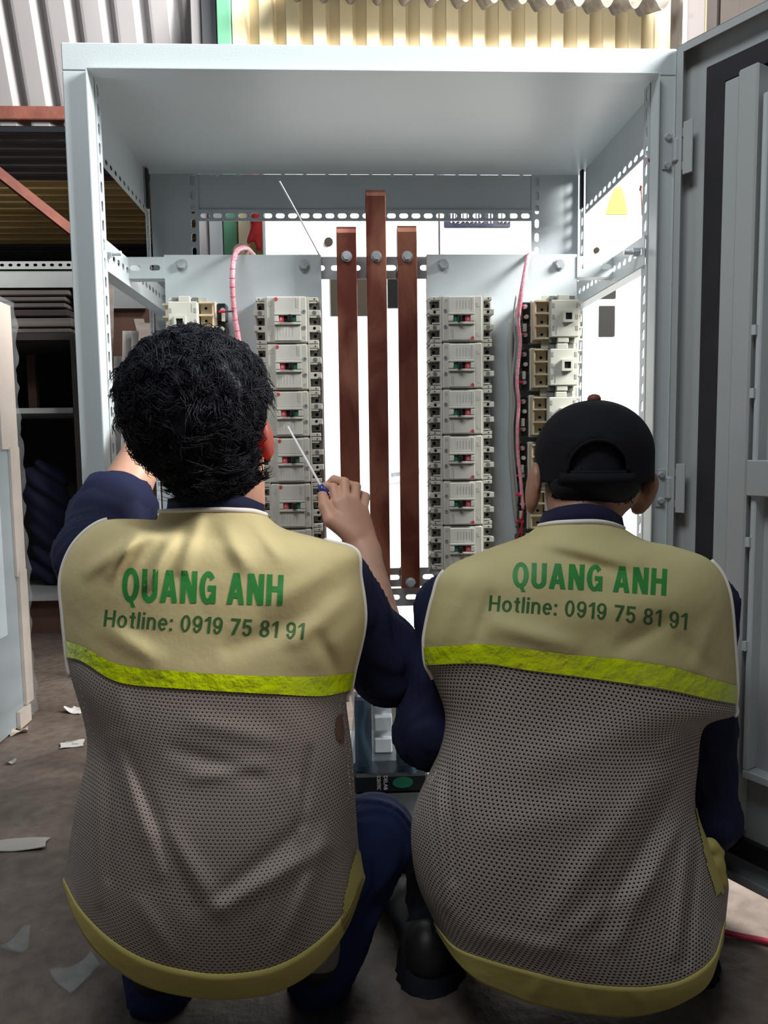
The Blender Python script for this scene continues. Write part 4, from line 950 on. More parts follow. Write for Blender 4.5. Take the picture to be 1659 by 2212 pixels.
def garment(rows, folds=(), step=8.0, p=2.5, q=1.8, noise=0.0, seed=1):
    """rows: (name, polyline across the back in px, Ymid, Yedge, front bulge). Returns grid (R, C, 3), px grid, row index by name, s."""
    th = np.linspace(-1, 1, NB); s = np.sin(th*math.pi/2)
    A = []; Yc = []; counts = []; names = {}
    for r in rows:
        A.append(resample(r[1], s)); Yc.append(np.r_[r[2], r[3], r[4]])
    A = np.array(A); Yc = np.array(Yc)
    for i in range(len(rows)-1): counts.append(max(2, int(np.abs(A[i+1]-A[i]).max()/step)))
    k = 0
    for i, r in enumerate(rows): names[r[0]] = k; k += counts[i] if i < len(counts) else 0
    PX = smooth_rows(A, counts); YY = smooth_rows(Yc, counts)
    G = np.zeros((len(PX), NB+NF, 3)); rng = np.random.default_rng(seed)
    bulge = (1-np.abs(s)**p)**(1/q)
    x, y = PX[..., 0], PX[..., 1]
    H = np.zeros(x.shape)
    for (x0, y0, x1, y1, wd, am) in folds:
        if max(y0, y1) < 1425: am *= 2.0
        dx, dy = x1-x0, y1-y0; L2 = dx*dx+dy*dy; t = np.clip(((x-x0)*dx+(y-y0)*dy)/L2, 0, 1)
        D = np.hypot(x-x0-t*dx, y-y0-t*dy); H += 0.68*am*np.exp(-(D/wd)**2)*np.sin(np.pi*np.clip(t*0.8+0.1, 0, 1))**0.5
    for k in range(10):
        if noise <= 0: break
        a = rng.uniform(0, 6.28); f = rng.uniform(0.012, 0.05); ph = rng.uniform(0, 6.28)
        H += noise*0.02/f*0.35*np.sin((x*math.cos(a)+y*math.sin(a))*f+ph)*np.sin((x*math.sin(a)-y*math.cos(a))*f*0.5+ph*2)
    H *= (1-np.abs(s)**8)
    for i in range(len(PX)):
        Ym, Ye, fb = YY[i]; Yv = Ye-(Ye-Ym)*bulge-H[i]
        for j in range(NB): G[i, j] = at(PX[i, j, 0], PX[i, j, 1], Yv[j])
        Lp, Rp = G[i, 0], G[i, NB-1]
        for j in range(NF):
            sf = math.cos(math.pi*(j+1)/(NF+1)); w_ = (sf+1)/2
            P = Lp*(1-w_)+Rp*w_; P = P.copy(); P[1] += fb*(1-sf*sf)**0.5; G[i, NB+j] = P
    return G, PX, names, s
def grid_normals(G):
    du_ = np.roll(G, -1, 1)-np.roll(G, 1, 1); dv = np.gradient(G, axis=0); n_ = np.cross(du_, dv); n_ /= np.maximum(np.linalg.norm(n_, axis=-1, keepdims=True), 1e-9)
    if n_[len(G)//2, NB//2, 1] > 0: n_ = -n_
    return n_
def grid_uv(G):
    du_ = np.linalg.norm(np.diff(G, axis=1), axis=-1).mean(0); u = np.r_[0, np.cumsum(du_)]
    dv = np.linalg.norm(np.diff(G[:, NB//2], axis=0), axis=-1); v = np.r_[0, np.cumsum(dv)]
    U, V = np.meshgrid(u, -v); return np.stack([U, V], -1)
def grid_piece(G, r0, r1, name, mt, parent, off=0.0, cols=None, N_=None, UV=None, solid=0.0):
    C = G.shape[1]; S = (G[r0:r1+1]+(N_[r0:r1+1]*off if off else 0))
    closed = cols is None
    if not closed: S = S[:, cols[0]:cols[1]]
    R, C = S.shape[:2]; V = S.reshape(-1, 3); F = []
    for i in range(R-1):
        for j in range(C if closed else C-1): j2 = (j+1) % C; F.append((i*C+j, i*C+j2, (i+1)*C+j2, (i+1)*C+j))
    uv = None
    if UV is not None: uv = (UV[r0:r1+1] if closed else UV[r0:r1+1, cols[0]:cols[1]]).reshape(-1, 2)
    o = link_mesh(name, V, F, mt, parent, True, uv)
    if solid: md = o.modifiers.new('cloth', 'SOLIDIFY'); md.thickness = solid; md.offset = 0
    return o
def inside(poly, x, y):
    c = np.zeros(x.shape, bool); n = len(poly)
    for i in range(n):
        x0, y0 = poly[i]; x1, y1 = poly[(i+1) % n]
        m_ = ((y0 > y) != (y1 > y)) & (x < (x1-x0)*(y-y0)/((y1-y0) or 1e-9)+x0); c ^= m_
    return c
def grid_patch(G, PX, N_, poly, name, mt, parent, off=0.0018):
    S = G[:, :NB]+N_[:, :NB]*off; cx = (PX[:-1, :-1]+PX[1:, 1:])/2; k = inside(poly, cx[..., 0], cx[..., 1]); ids = {}; V = []; F = []
    for i, j in np.argwhere(k):
        f = []
        for a, b in ((i, j), (i, j+1), (i+1, j+1), (i+1, j)):
            if (a, b) not in ids: ids[a, b] = len(V); V.append(S[a, b])
            f.append(ids[a, b])
        F.append(f)
    return link_mesh(name, V, F, mt, parent, True)
def printed_text(s_, quad, bvh, name, mt, parent, style, nx=40, ny=6, off=0.0012):
    """lettering stretched over a px quad (cap-left, cap-right, base-right, base-left, sag) and laid onto the cloth"""
    V0, F0 = glyphs(s_, *style); bm = bmesh.new(); vs = [bm.verts.new((x, y, 0)) for x, y in V0]
    for f in F0:
        try: bm.faces.new([vs[i] for i in f])
        except ValueError: pass
    x0, x1 = min(v[0] for v in V0), max(v[0] for v in V0)
    for v in bm.verts: v.co.x = (v.co.x-x0)/(x1-x0)
    for k in range(1, nx): bmesh.ops.bisect_plane(bm, geom=bm.verts[:]+bm.edges[:]+bm.faces[:], plane_co=(k/nx, 0, 0), plane_no=(1, 0, 0))
    for k in range(1, ny): bmesh.ops.bisect_plane(bm, geom=bm.verts[:]+bm.edges[:]+bm.faces[:], plane_co=(0, k/ny, 0), plane_no=(0, 1, 0))
    TL, TR, BR, BL, sag = quad; V = []
    for v in bm.verts:
        a, b = v.co.x, v.co.y
        p = (np.array(TL)*(1-a)+np.array(TR)*a)*b+(np.array(BL)*(1-a)+np.array(BR)*a)*(1-b); p = p+np.array([0, sag*4*a*(1-a)])
        d = Vector(ray(*p)).normalized(); hit, nn, _, _ = bvh.ray_cast(Vector(CAM), d)
        hit = hit if hit is not None else Vector(at(p[0], p[1], 1.0)); V.append(tuple(hit-d*off))
    bm.verts.index_update(); F = [tuple(v.index for v in f.verts) for f in bm.faces]; bm.free()
    return link_mesh(name, V, F, mt, parent)
def dress(root, rows, folds, mesh_mat, yoke_mat, texts, patches, seed, noise=0.0011):
    G, PX, nm, s = garment(rows, folds, seed=seed, noise=noise); N_ = grid_normals(G); UV = grid_uv(G)
    tm = (nm['tape_top']+nm['tape_bottom'])//2; hm = nm['hem_top']+1; last = len(G)-1
    vest = grid_piece(G, tm, hm, 'vest', mesh_mat, root, UV=UV); vest['label'] = 'taupe mesh back of the work vest'
    yoke = grid_piece(G, 0, tm, 'yoke', yoke_mat, vest, solid=0.0012)
    grid_piece(G, nm['hem_top'], last, 'hem', 'hem', vest, off=0.0012, N_=N_, solid=0.0012)
    grid_piece(G, nm['tape_top'], nm['tape_bottom'], 'reflective_tape', 'tape', vest, off=0.0022, cols=(1, NB-1), N_=N_)
    for j in (1, NB-2):
        m = MB(); m.tube([tuple(G[i, j]+N_[i, j]*.001) for i in range(nm['arm0'], nm['arm1']+1)], .0034, 8); m.obj('piping', 'piping', vest, smooth=True)
    m = MB(); m.tube([tuple(G[0, j]+N_[0, j]*.001) for j in range(0, NB, 2)], .0036, 8); m.obj('piping', 'piping', vest, smooth=True)
    for (poly, name, mt) in patches: grid_patch(G, PX, N_, poly, name, mt, vest)
    q = [tuple(p) for p in G[:tm+1, :NB].reshape(-1, 3)]; F = [(i*NB+j, i*NB+j+1, (i+1)*NB+j+1, (i+1)*NB+j) for i in range(tm) for j in range(NB-1)]
    bvh = BVHTree.FromPolygons(q, F)
    for (s_, quad, mt, b) in texts: printed_text(s_, quad, bvh, 'lettering', mt, vest, b)
    # inner shell for the shirt
    I = G - N_*0.010; C = I.shape[1]; r0 = nm['tape_top']-4; Iv = I[r0:].reshape(-1, 3); R = I.shape[0]-r0
    If = [(i*C+j, i*C+(j+1) % C, (i+1)*C+(j+1) % C, (i+1)*C+j) for i in range(R-1) for j in range(C)]
    return vest, (Iv, If), G
def hand_prims(W, d, n_, side, curl=0.7, sc=1.0):
    """wrist W, finger direction d, back-of-hand normal n_, side = +1/-1 chooses where the thumb is"""
    d = np.asarray(d, float); d /= np.linalg.norm(d); n_ = np.asarray(n_, float); n_ -= d*(n_@d); n_ /= np.linalg.norm(n_); s_ = np.cross(d, n_)*side; W = np.asarray(W, float); P = []
    for k, (o, L) in enumerate(((-.027, .066), (-.009, .072), (.009, .068), (.026, .060))):
        kn = W+d*.085*sc+s_*o*sc; P.append(('cap', W+s_*o*.5*sc, kn, .015*sc, .0115*sc)); a = kn; ang = 0.25*curl; r = .0098*sc
        for f in (.46, .30, .24):
            b = a+(d*math.cos(ang)-n_*math.sin(ang))*L*f*1.25*sc; P.append(('cap', a, b, r, r*.9, .003)); a = b; ang += .85*curl; r *= .9
    a = W+d*.02*sc-s_*.022*sc; b = W+d*.055*sc-s_*.05*sc-n_*.012*sc; c = b+d*.032*sc-s_*.008*sc-n_*.014*sc; e = c+d*.026*sc-n_*.01*sc
    P += [('cap', a, b, .016*sc, .013*sc), ('cap', b, c, .0125*sc, .011*sc, .004), ('cap', c, e, .011*sc, .009*sc, .004)]
    return P
def assign_ear(o, boxes, world_off):
    o.data.materials.append(MATS['ear_skin'])
    for p in o.data.polygons:
        c = np.array(p.center)+world_off
        for (lo, hi) in boxes:
            if np.all(c > lo) and np.all(c < hi): p.material_index = 1
def rotm(ax, deg): return np.array(Matrix.Rotation(math.radians(deg), 3, ax))
def locks(V, cen, n, mt_len, down, rnd, rad=0.0011, lift=0.006, per=9):
    m = MB()
    for k in range(n):
        p = V[rnd.integers(len(V))]; nn = (p-cen); nn = nn/np.linalg.norm(nn); t = rnd.normal(size=3); t -= nn*(t@nn); t /= np.linalg.norm(t)
        t = t+np.array([0, 0, -down])*(1.6 if p[2] < cen[2]-0.04 else 0.5); t -= nn*(t@nn)*0.85; t /= np.linalg.norm(t); b = np.cross(nn, t)
        L0 = mt_len*rnd.uniform(.6, 1.25); cv0 = rnd.uniform(-1, 1)*.7; lf = lift*rnd.uniform(.3, 1.3); ph0 = rnd.uniform(0, 6.28)
        for q_ in range(per):
            o = b*rnd.normal()*.0045+t*rnd.normal()*.003; L = L0*rnd.uniform(.7, 1.2); cv = (cv0+rnd.normal()*.15)*L; pts = []; rd = []; l2 = lf*rnd.uniform(.6, 1.3); cr = min(.0045, L*.16); ph = ph0+rnd.normal()*.35
            for q in (0, .2, .4, .6, .8, 1.0):
                pts.append(p+o-nn*.003+t*L*q+b*(cv*q*q+cr*math.sin(ph+7*q))+nn*(l2*math.sin(q*2.5)-.003*q*q+cr*.6*math.cos(ph+7*q))); rd.append(rad*(1.0 if q < .7 else .7 if q < .95 else .3))
            m.tube(pts, rad, 3, radii=rd, caps=False)
    return m.v, m.f

# ---------------------------------------------------------------- the bareheaded worker (left)
A_ = lambda x, y, Y: np.array(at(x, y, Y))
hc = A_(425, 872, 1.075)
RZ = rotm('Z', 14)
def hl(x, y, z): return hc+RZ@np.array([x, y, z])
body = [('ell', hl(0, -.004, .006), (.072, .088, .082), RZ), ('ell', hl(0, .045, -.06), (.056, .058, .072), RZ), ('cap', hl(0, .10, -.02), hl(0, .115, -.055), .009, .014),
        ('ell', hl(0, .085, -.12), (.025, .02, .018), RZ), ('ell', hl(0, .098, -.085), (.024, .012, .010), RZ), ('ell', hl(0, .075, .0), (.055, .03, .016), RZ),
        ('cap', A_(455, 985, 1.11), A_(458, 1130, 1.115), .050, .050), ('cap', A_(525, 985, 1.12), A_(525, 1090, 1.12), .030, .032), ('ell', A_(573, 949, 1.082), (.012, .016, .031), rotm('Y', -8), .006),
        ('cap', A_(320, 1235, 1.14), A_(620, 1245, 1.14), .045, .045), ('cap', A_(460, 1240, 1.135), A_(455, 1900, 1.10), .075, .11)]
Ls, Le, Lw = A_(202, 1205, 1.165), A_(238, 1125, 1.26), A_(352, 895, 1.40)
Rs, Re, Rw = A_(728, 1268, 1.165), A_(840, 1440, 1.20), A_(790, 1195, 1.37)
body += [('cap', Ls, Le, .042, .042), ('cap', Le, Lw, .046, .028), ('cap', Rs, Re, .042, .042), ('cap', Re, Rw, .041, .026)]
body += hand_prims(Lw, (0.35, 0.5, 0.6), (-.3, -.8, .4), -1)
kL, kR = A_(300, 1800, 1.34), A_(806, 1808, 1.21); aL, aR = A_(345, 2145, 1.13), A_(690, 2125, 1.13); hL, hR = A_(350, 1950, 1.10), A_(590, 1950, 1.10)
body += [('cap', hL, kL, .07, .05), ('cap', kL, aL, .048, .036), ('cap', hR, kR, .07, .05), ('cap', kR, aR, .048, .036)]
Vb, Fb = sdf_build(body, 0.0065, 0.018)
hp = []
mc = [((728, 1088), 1.402), ((746, 1080), 1.407), ((766, 1086), 1.412), ((783, 1102), 1.416)]
fing = [[(720, 1054, 1.425), (702, 1052, 1.445), (694, 1070, 1.452)], [(744, 1042, 1.432), (722, 1036, 1.456), (706, 1050, 1.462)], [(769, 1052, 1.44), (747, 1045, 1.466), (728, 1058, 1.472)], [(789, 1074, 1.445), (770, 1064, 1.466), (752, 1072, 1.472)]]
for k in range(4):
    kn = A_(*mc[k][0], mc[k][1]); hp.append(('cap', Rw+(A_(760+9*k, 1180, 1.37)-A_(774, 1180, 1.37)), kn, .0165, .0115)); a = kn; r = .0100
    for q in fing[k]: b = A_(*q); hp.append(('cap', a, b, r, r*.92, .003)); a = b; r *= .92
hp += [('cap', A_(768, 1160, 1.38), A_(716, 1124, 1.385), .0185, .0145), ('cap', A_(716, 1124, 1.385), A_(702, 1094, 1.40), .0132, .0118, .004), ('cap', A_(702, 1094, 1.40), A_(697, 1070, 1.415), .0112, .0092, .004), ('cap', Re+(Rw-Re)*.45, Rw, .034, .0262)]
Vh, Fh = sdf_build(hp, 0.0032, 0.010)
V, F = join([(Vb, Fb), (Vh, Fh)])
base = A_(460, 1990, 1.08); base[2] = 0.0
man1 = link_mesh('person', V, F, 'skin', None, True, loc=base)
tag(man1, 'squatting bareheaded worker in a beige vest, right hand raised with a tool', 'person')
e0 = A_(573, 949, 1.082); assign_ear(man1, [(e0-np.array([.016, .03, .036]), e0+np.array([.03, .03, .036]))], base)
# hair
rnd = np.random.default_rng(5)
hcen = A_(424, 862, 1.07)
def hn(X, Y, Z): return 0.0028*(np.sin(170*X+40*Z)*np.sin(150*Z+30*Y)+np.sin(160*Y-60*X))
hair = [('ell', hcen, (.090, .106, .092), None), ('ell', A_(395, 895, 1.06), (.072, .08, .075), None), ('ell', A_(450, 975, 1.068), (.066, .055, .066), None), ('ell', A_(462, 1018, 1.074), (.056, .040, .030), None), ('ell', A_(362, 845, 1.09), (.058, .07, .064), None)]
Vv, Ff = sdf_build(hair, 0.006, 0.02, hn)
keep = Vv[(Vv[:, 1] < 1.13)]
lk = locks(keep, A_(430, 900, 1.08), 1500, .026, 0.5, rnd, .0006, .007, 12)
Vv, Ff = join([(Vv, Ff), lk]); link_mesh('hair', Vv, Ff, 'hair', man1, True)
for sx in (-1, 1):
    m = MB(); p = hl(sx*.031, .088, -.022); m.add(*[(lambda q: (q[0], q[1]))(sdf_build([('ell', p, (.012, .010, .010), None)], .004, 0))][0]); m.obj('eye', 'eye_white', man1, True)
# vest
rows1 = [('neck', [(347, 1106), (390, 1104), (440, 1102), (475, 1102), (510, 1103), (545, 1105), (573, 1113)], 1.040, 1.10, .05),
 ('sh0', [(318, 1141), (370, 1146), (430, 1152), (470, 1155), (520, 1153), (570, 1148), (612, 1143)], 1.018, 1.105, .05),
 ('arm0', [(232, 1124), (300, 1158), (390, 1182), (470, 1190), (560, 1190), (640, 1180), (700, 1168)], 1.000, 1.10, .06),
 ('sh2', [(165, 1170), (260, 1208), (370, 1228), (470, 1236), (570, 1234), (680, 1218), (768, 1190)], .990, 1.09, .08),
 ('y1', [(133, 1245), (230, 1278), (350, 1292), (465, 1298), (580, 1298), (690, 1280), (777, 1245)], .982, 1.085, .10),
 ('y2', [(137, 1330), (230, 1366), (350, 1388), (465, 1398), (580, 1402), (700, 1390), (787, 1340)], .974, 1.08, .12),
 ('tape_top', [(142, 1383), (180, 1395), (240, 1428), (290, 1441), (380, 1449), (470, 1456), (580, 1460), (690, 1460), (764, 1452)], .968, 1.078, .12),
 ('tape_bottom', [(146, 1419), (180, 1428), (240, 1466), (290, 1479), (380, 1486), (470, 1492), (580, 1498), (690, 1503), (757, 1490)], .966, 1.076, .12),
 ('arm1', [(153, 1462), (230, 1520), (350, 1545), (460, 1552), (580, 1555), (680, 1545), (748, 1515)], .962, 1.075, .12),
 ('b1', [(188, 1605), (260, 1650), (360, 1680), (470, 1690), (580, 1690), (680, 1670), (762, 1630)], .950, 1.07, .13),
 ('b2', [(163, 1740), (240, 1790), (350, 1818), (465, 1826), (580, 1822), (690, 1795), (769, 1750)], .938, 1.065, .13),
 ('b3', [(146, 1850), (220, 1920), (340, 1965), (465, 1978), (590, 1965), (700, 1910), (775, 1830)], .936, 1.06, .12),
 ('hem_top', [(139, 1898), (175, 1962), (240, 2027), (320, 2073), (420, 2098), (500, 2102), (590, 2087), (670, 2044), (740, 1975), (783, 1882)], .948, 1.05, .10),
 ('hem_bottom', [(139, 1908), (165, 1985), (215, 2060), (300, 2122), (400, 2150), (500, 2156), (600, 2140), (690, 2085), (750, 2000), (787, 1898)], .962, 1.045, .09)]
folds1 = [(330, 1150, 190, 1235, 16, .010), (375, 1165, 320, 1260, 14, .009), (300, 1150, 240, 1240, 12, .008), (430, 1130, 395, 1225, 16, .007), (490, 1150, 530, 1220, 18, .006), (560, 1140, 600, 1200, 14, .005), (590, 1300, 700, 1240, 25, .006), (640, 1380, 770, 1280, 22, .007), (500, 1400, 680, 1330, 24, -.005), (230, 1360, 330, 1420, 22, .005),
 (690, 1380, 745, 1480, 16, -.012), (250, 1480, 300, 1800, 26, .005), (245, 1600, 345, 1880, 20, .009), (270, 1620, 420, 1960, 15, -.008), (210, 1660, 215, 1950, 11, .010), (238, 1640, 235, 1900, 8, -.009), (360, 1800, 470, 1960, 24, .010), (480, 1960, 700, 1830, 20, .014), (470, 1940, 660, 1780, 18, -.009), (420, 1560, 600, 1600, 22, .006), (380, 1620, 560, 1680, 20, -.007), (420, 1680, 560, 1655, 16, .007), (640, 1700, 660, 1830, 14, .010), (670, 1620, 652, 1780, 9, -.012), (700, 1800, 640, 2000, 18, .008), (600, 1500, 690, 1640, 40, .006), (560, 2000, 590, 1900, 14, .005), (300, 1950, 370, 2060, 18, .006), (610, 2040, 660, 1900, 12, .006)]
t1 = [('QUANG ANH', ((265, 1227), (613, 1242), (610, 1308), (262, 1299), 0), 'vest_print', (.215, .105, .62)), ('Hotline: 0919 75 81 91', ((227, 1317), (659, 1346), (655, 1381), (223, 1353), 0), 'vest_print_dark', (.148, .11, .56))]
p1 = [([(768, 1835), (800, 1850), (800, 1960), (745, 2012), (735, 1995), (742, 1940), (755, 1880)], 'side_gusset', 'hem'), ([(722, 1555), (738, 1540), (742, 1600), (726, 1604)], 'side_tab', 'plywood')]
vest1, inner1, G1 = dress(man1, rows1, folds1, 'mesh_left', 'khaki', t1, p1, 3)
# shirt: sleeves, cuffs, collar, inner shell
sl = [('cap', A_(310, 1240, 1.15), Ls, .045, .050), ('cap', Ls, Le, .052, .058), ('cap', Le, Le+(Lw-Le)*.18, .060, .052), ('cap', A_(640, 1260, 1.15), Rs, .045, .050), ('cap', Rs, Re, .052, .058), ('cap', Re, Re+(Rw-Re)*.13, .056, .050)]
def cn(X, Y, Z): return 0.0022*np.sin(55*X+70*Z+30*np.sin(22*Y))+0.0016*np.sin(90*Z-60*Y+20*X)
S1 = sdf_build(sl, .006, .03, cn)
def cuff(a, b, r0, r1, n=40):
    m = MB(); a, b = np.asarray(a), np.asarray(b); d = (b-a)/np.linalg.norm(b-a)
    m.tube([a, a+(b-a)*.5, b, b+d*.0015, b+d*.0005, a+(b-a)*.4], r0, 28, radii=[r0, (r0+r1)/2+.002, r1+.002, r1-.001, r1-.007, r1-.009], caps=False); return m.v, m.f
c1_ = cuff(Le+(Lw-Le)*.03, Le+(Lw-Le)*.23, .063, .060); c2_ = cuff(Re+(Rw-Re)*.02, Re+(Rw-Re)*.17, .056, .054)
Gc, _, _, _ = garment([('a', [(362, 1078), (400, 1070), (450, 1065), (490, 1066), (530, 1073), (572, 1090)], 1.046, 1.11, .05), ('b', [(360, 1098), (400, 1094), (450, 1091), (490, 1091), (530, 1095), (572, 1106)], 1.040, 1.11, .05), ('c', [(352, 1120), (400, 1116), (450, 1113), (490, 1113), (530, 1117), (578, 1128)], 1.046, 1.112, .05)], step=5)
C = Gc.shape[1]; Cf = [(i*C+j, i*C+(j+1) % C, (i+1)*C+(j+1) % C, (i+1)*C+j) for i in range(len(Gc)-1) for j in range(C)]
V, F = join([S1, c1_, c2_, (Gc.reshape(-1, 3), Cf), inner1]); link_mesh('shirt', V, F, 'navy', man1, True)
# trousers and shoes
tr = [('ell', A_(465, 1960, 1.10), (.15, .095, .10), None), ('cap', hL, kL, .085, .066), ('cap', kL, aL, .062, .05), ('cap', hR, kR, .085, .064), ('cap', kR, aR, .060, .048)]
link_mesh('trousers', *sdf_build(tr, .007, .03, cn), 'navy_blue', man1, True)
def shoe(heel, toe, parent, mt='shoe'):
    heel, toe = np.asarray(heel, float), np.asarray(toe, float); d = toe-heel; L = np.linalg.norm(d[:2])
    P = [('ell', heel+np.array([0, 0, .045]), (.036, .04, .044), None), ('cap', heel+np.array([0, 0, .035]), toe+np.array([0, 0, .031]), .034, .030), ('ell', heel+d*.5+np.array([0, 0, .045]), (.036, .05, .03), None), ('ell', toe+np.array([0, 0, .03]), (.042, .05, .028), None)]
    V, F = sdf_build(P, .005, .02); V[:, 2] = np.maximum(V[:, 2], .001); return link_mesh('shoe', V, F, mt, parent, True)
for a, tx in ((aL, -.03), (aR, .03)):
    shoe((a[0], a[1]+.0, 0), (a[0]+tx, a[1]+.17, 0), man1)
for a in (aL, aR):
    V, F = sdf_build([('cap', (a[0], a[1], .07), (a[0], a[1]+.01, .12), .043, .046)], .006, .01); link_mesh('sock', V, F, 'sock', man1, True)
m = MB(); p = A_(801, 1893, 1.135); m.tube([p+np.array([.011*math.cos(a), -.003*math.sin(2*a), .007*math.sin(a)+.002*math.cos(a)]) for a in np.linspace(0, 2*math.pi, 20)], .0022, 8); m.tube([p+np.array([-.011, 0, 0]), p+np.array([-.022, .004, -.010]), p+np.array([-.018, .0, -.016])], .0022, 8); m.obj('drawstring', 'lace', man1, True)

# ---------------------------------------------------------------- the capped worker (right)
hc2 = A_(1281, 985, 1.185)
RC = rotm('Z', -14)
def h2(x, y, z): return hc2+RC@np.array([x, y, z])
s2, e2, w2 = A_(978, 1315, 1.165), A_(928, 1580, 1.15), A_(1010, 1560, 1.40)
s3, e3, w3 = A_(1512, 1315, 1.165), A_(1528, 1768, 1.15), A_(1440, 1640, 1.40)
k2, k3 = A_(965, 1850, 1.30), A_(1440, 1790, 1.33); a2, a3 = A_(925, 2130, 1.15), A_(1480, 2110, 1.14); q2, q3 = A_(1100, 1950, 1.10), A_(1400, 1950, 1.10)
body = [('ell', h2(0, -.002, .0), (.072, .086, .072), RC), ('ell', h2(0, .05, -.055), (.06, .058, .075), None), ('cap', h2(0, .105, -.02), h2(0, .122, -.055), .009, .014), ('ell', h2(0, .09, -.118), (.026, .02, .018), None), ('ell', h2(0, .105, -.085), (.024, .012, .010), None),
        ('ell', h2(-.0, -.02, -.055), (.070, .06, .04), None), ('cap', A_(1264, 1060, 1.17), A_(1257, 1160, 1.13), .054, .054),
        ('ell', A_(1152, 1055, 1.175), (.011, .022, .042), rotm('Y', 6), .006), ('ell', A_(1393, 1068, 1.175), (.015, .022, .036), rotm('Y', 26), .006),
        ('cap', A_(1110, 1280, 1.145), A_(1390, 1270, 1.145), .045, .045), ('cap', A_(1255, 1280, 1.14), A_(1240, 1900, 1.10), .075, .11),
        ('cap', s2, e2, .044, .040), ('cap', e2, w2, .040, .028), ('cap', s3, e3, .044, .040), ('cap', e3, w3, .040, .028), ('cap', q2, k2, .07, .05), ('cap', k2, a2, .048, .036), ('cap', q3, k3, .07, .05), ('cap', k3, a3, .048, .036)]
Vb, Fb = sdf_build(body, 0.0065, 0.018)
hh = hand_prims(w2, (.2, .9, .3), (-.3, -.2, .9), 1)+hand_prims(w3, (-.3, .9, .3), (.3, -.2, .9), -1)+[('cap', w2+(e2-w2)*.2, w2, .03, .027), ('cap', w3+(e3-w3)*.2, w3, .03, .027)]
Vh, Fh = sdf_build(hh, .005, .010)
V, F = join([(Vb, Fb), (Vh, Fh)]); base = A_(1245, 1990, 1.08); base[2] = 0
man2 = link_mesh('person', V, F, 'skin_dark', None, True, loc=base)
tag(man2, 'squatting worker in a black cap and beige vest, seen from behind at right', 'person')
# short hair below the cap
hs_ = [('ell', h2(0, -.006, -.004), (.0765, .0905, .0765), RC), ('ell', A_(1284, 1048, 1.135), (.068, .045, .036), None)]
Vv, Ff = sdf_build(hs_, .006, .02); k = Vv[(Vv[:, 2] < hc2[2]-.02) & (Vv[:, 1] < hc2[1]+.03)]
lk = locks(k, h2(0, 0, -.01), 300, .010, 2.5, rnd, .0006, .0012, 8); V, F = join([(Vv, Ff), lk]); link_mesh('hair', V, F, 'hair', man2, True)
for sx in (-1, 1): link_mesh('eye', *sdf_build([('ell', h2(sx*.031, .094, -.022), (.012, .010, .010), None)], .004, 0), 'eye_white', man2, True)
# cap
cc = A_(1282, 978, 1.185); crx, cry, crz = .0905, .105, .0815
def capp(ph, t, off=0.0):
    """t 0 top .. 1 equator .. 1.5 rim"""
    if t <= 1: a = t*math.pi/2; r = math.sin(a); z = math.cos(a)
    else: r = 1.0+.00*(t-1); z = -(t-1)*1.0
    seam = 0.006*abs(math.cos(3*ph))**8
    rr = r*(1-seam*0.8)
    return cc+RC@np.array([(crx+off)*rr*math.cos(ph), (cry+off)*rr*math.sin(ph), (crz+off)*z if t <= 1 else crz*z])
V = []; F = []; nph, nt = 96, 40; T = [1.52*i/nt for i in range(nt+1)]
for i in range(nt+1):
    for j in range(nph): V.append(capp(2*math.pi*j/nph, T[i]))
for i in range(nt):
    for j in range(nph):
        q = (i*nph+j, i*nph+(j+1) % nph, (i+1)*nph+(j+1) % nph, (i+1)*nph+j); c = RC.T@(np.mean([V[k] for k in q], 0)-cc)
        if c[1] < 0 and c[2] > -.024 and (c[0]/.042)**2+((c[2]+.024)/.044)**2 < 1: continue
        F.append(q)
m = MB(); m.add(V, F)
cap = m.obj('cap', 'cap', man2, True); md = cap.modifiers.new('cloth', 'SOLIDIFY'); md.thickness = .002
m = MB(); pts = []
for a in np.linspace(0, math.pi, 30):
    x = .042*math.cos(a); z = -.024+.044*math.sin(a); zz = max(z, 0)/crz; r = math.sqrt(max(1-zz*zz, 0)); y = -cry*math.sqrt(max(r*r-(x/crx)**2, 0)); pts.append(cc+RC@np.array([x, y-.0015, z]))
m.tube(pts, .0026, 8); m.obj('opening_binding', 'cap', cap, True)
m = MB(); pts = []
for a in np.linspace(-math.pi/2-.62, -math.pi/2+.62, 20): pts.append(cc+RC@np.array([(crx+.002)*math.cos(a), (cry+.002)*math.sin(a), -.036]))
m.strip(pts, (0, 0, .0085), .002); m.obj('strap', 'cap', cap, True)
m = MB(); m.tube([cc+np.array([0, 0, crz-.003]), cc+np.array([0, 0, crz+.003]), cc+np.array([0, 0, crz+.007]), cc+np.array([0, 0, crz+.009])], .01, 14, radii=[.0105, .0105, .008, .003]); m.obj('cap_button', 'cap_button', cap, True)
V, F = [], []
for i in range(9):
    for j in range(25):
        a = math.pi*(.12+.76*j/24); ext = .075*(i/8)*math.sin(a)**.8; r0 = capp(a, 1.45); V.append(r0+RC@np.array([.25*ext*math.cos(a), ext, -.10*ext-.012*(abs(math.cos(a))*i/8)]))
for i in range(8):
    for j in range(24): q = i*25+j; F.append((q, q+1, q+26, q+25))
b = link_mesh('brim', V, F, 'cap', cap, True); md = b.modifiers.new('t', 'SOLIDIFY'); md.thickness = .003
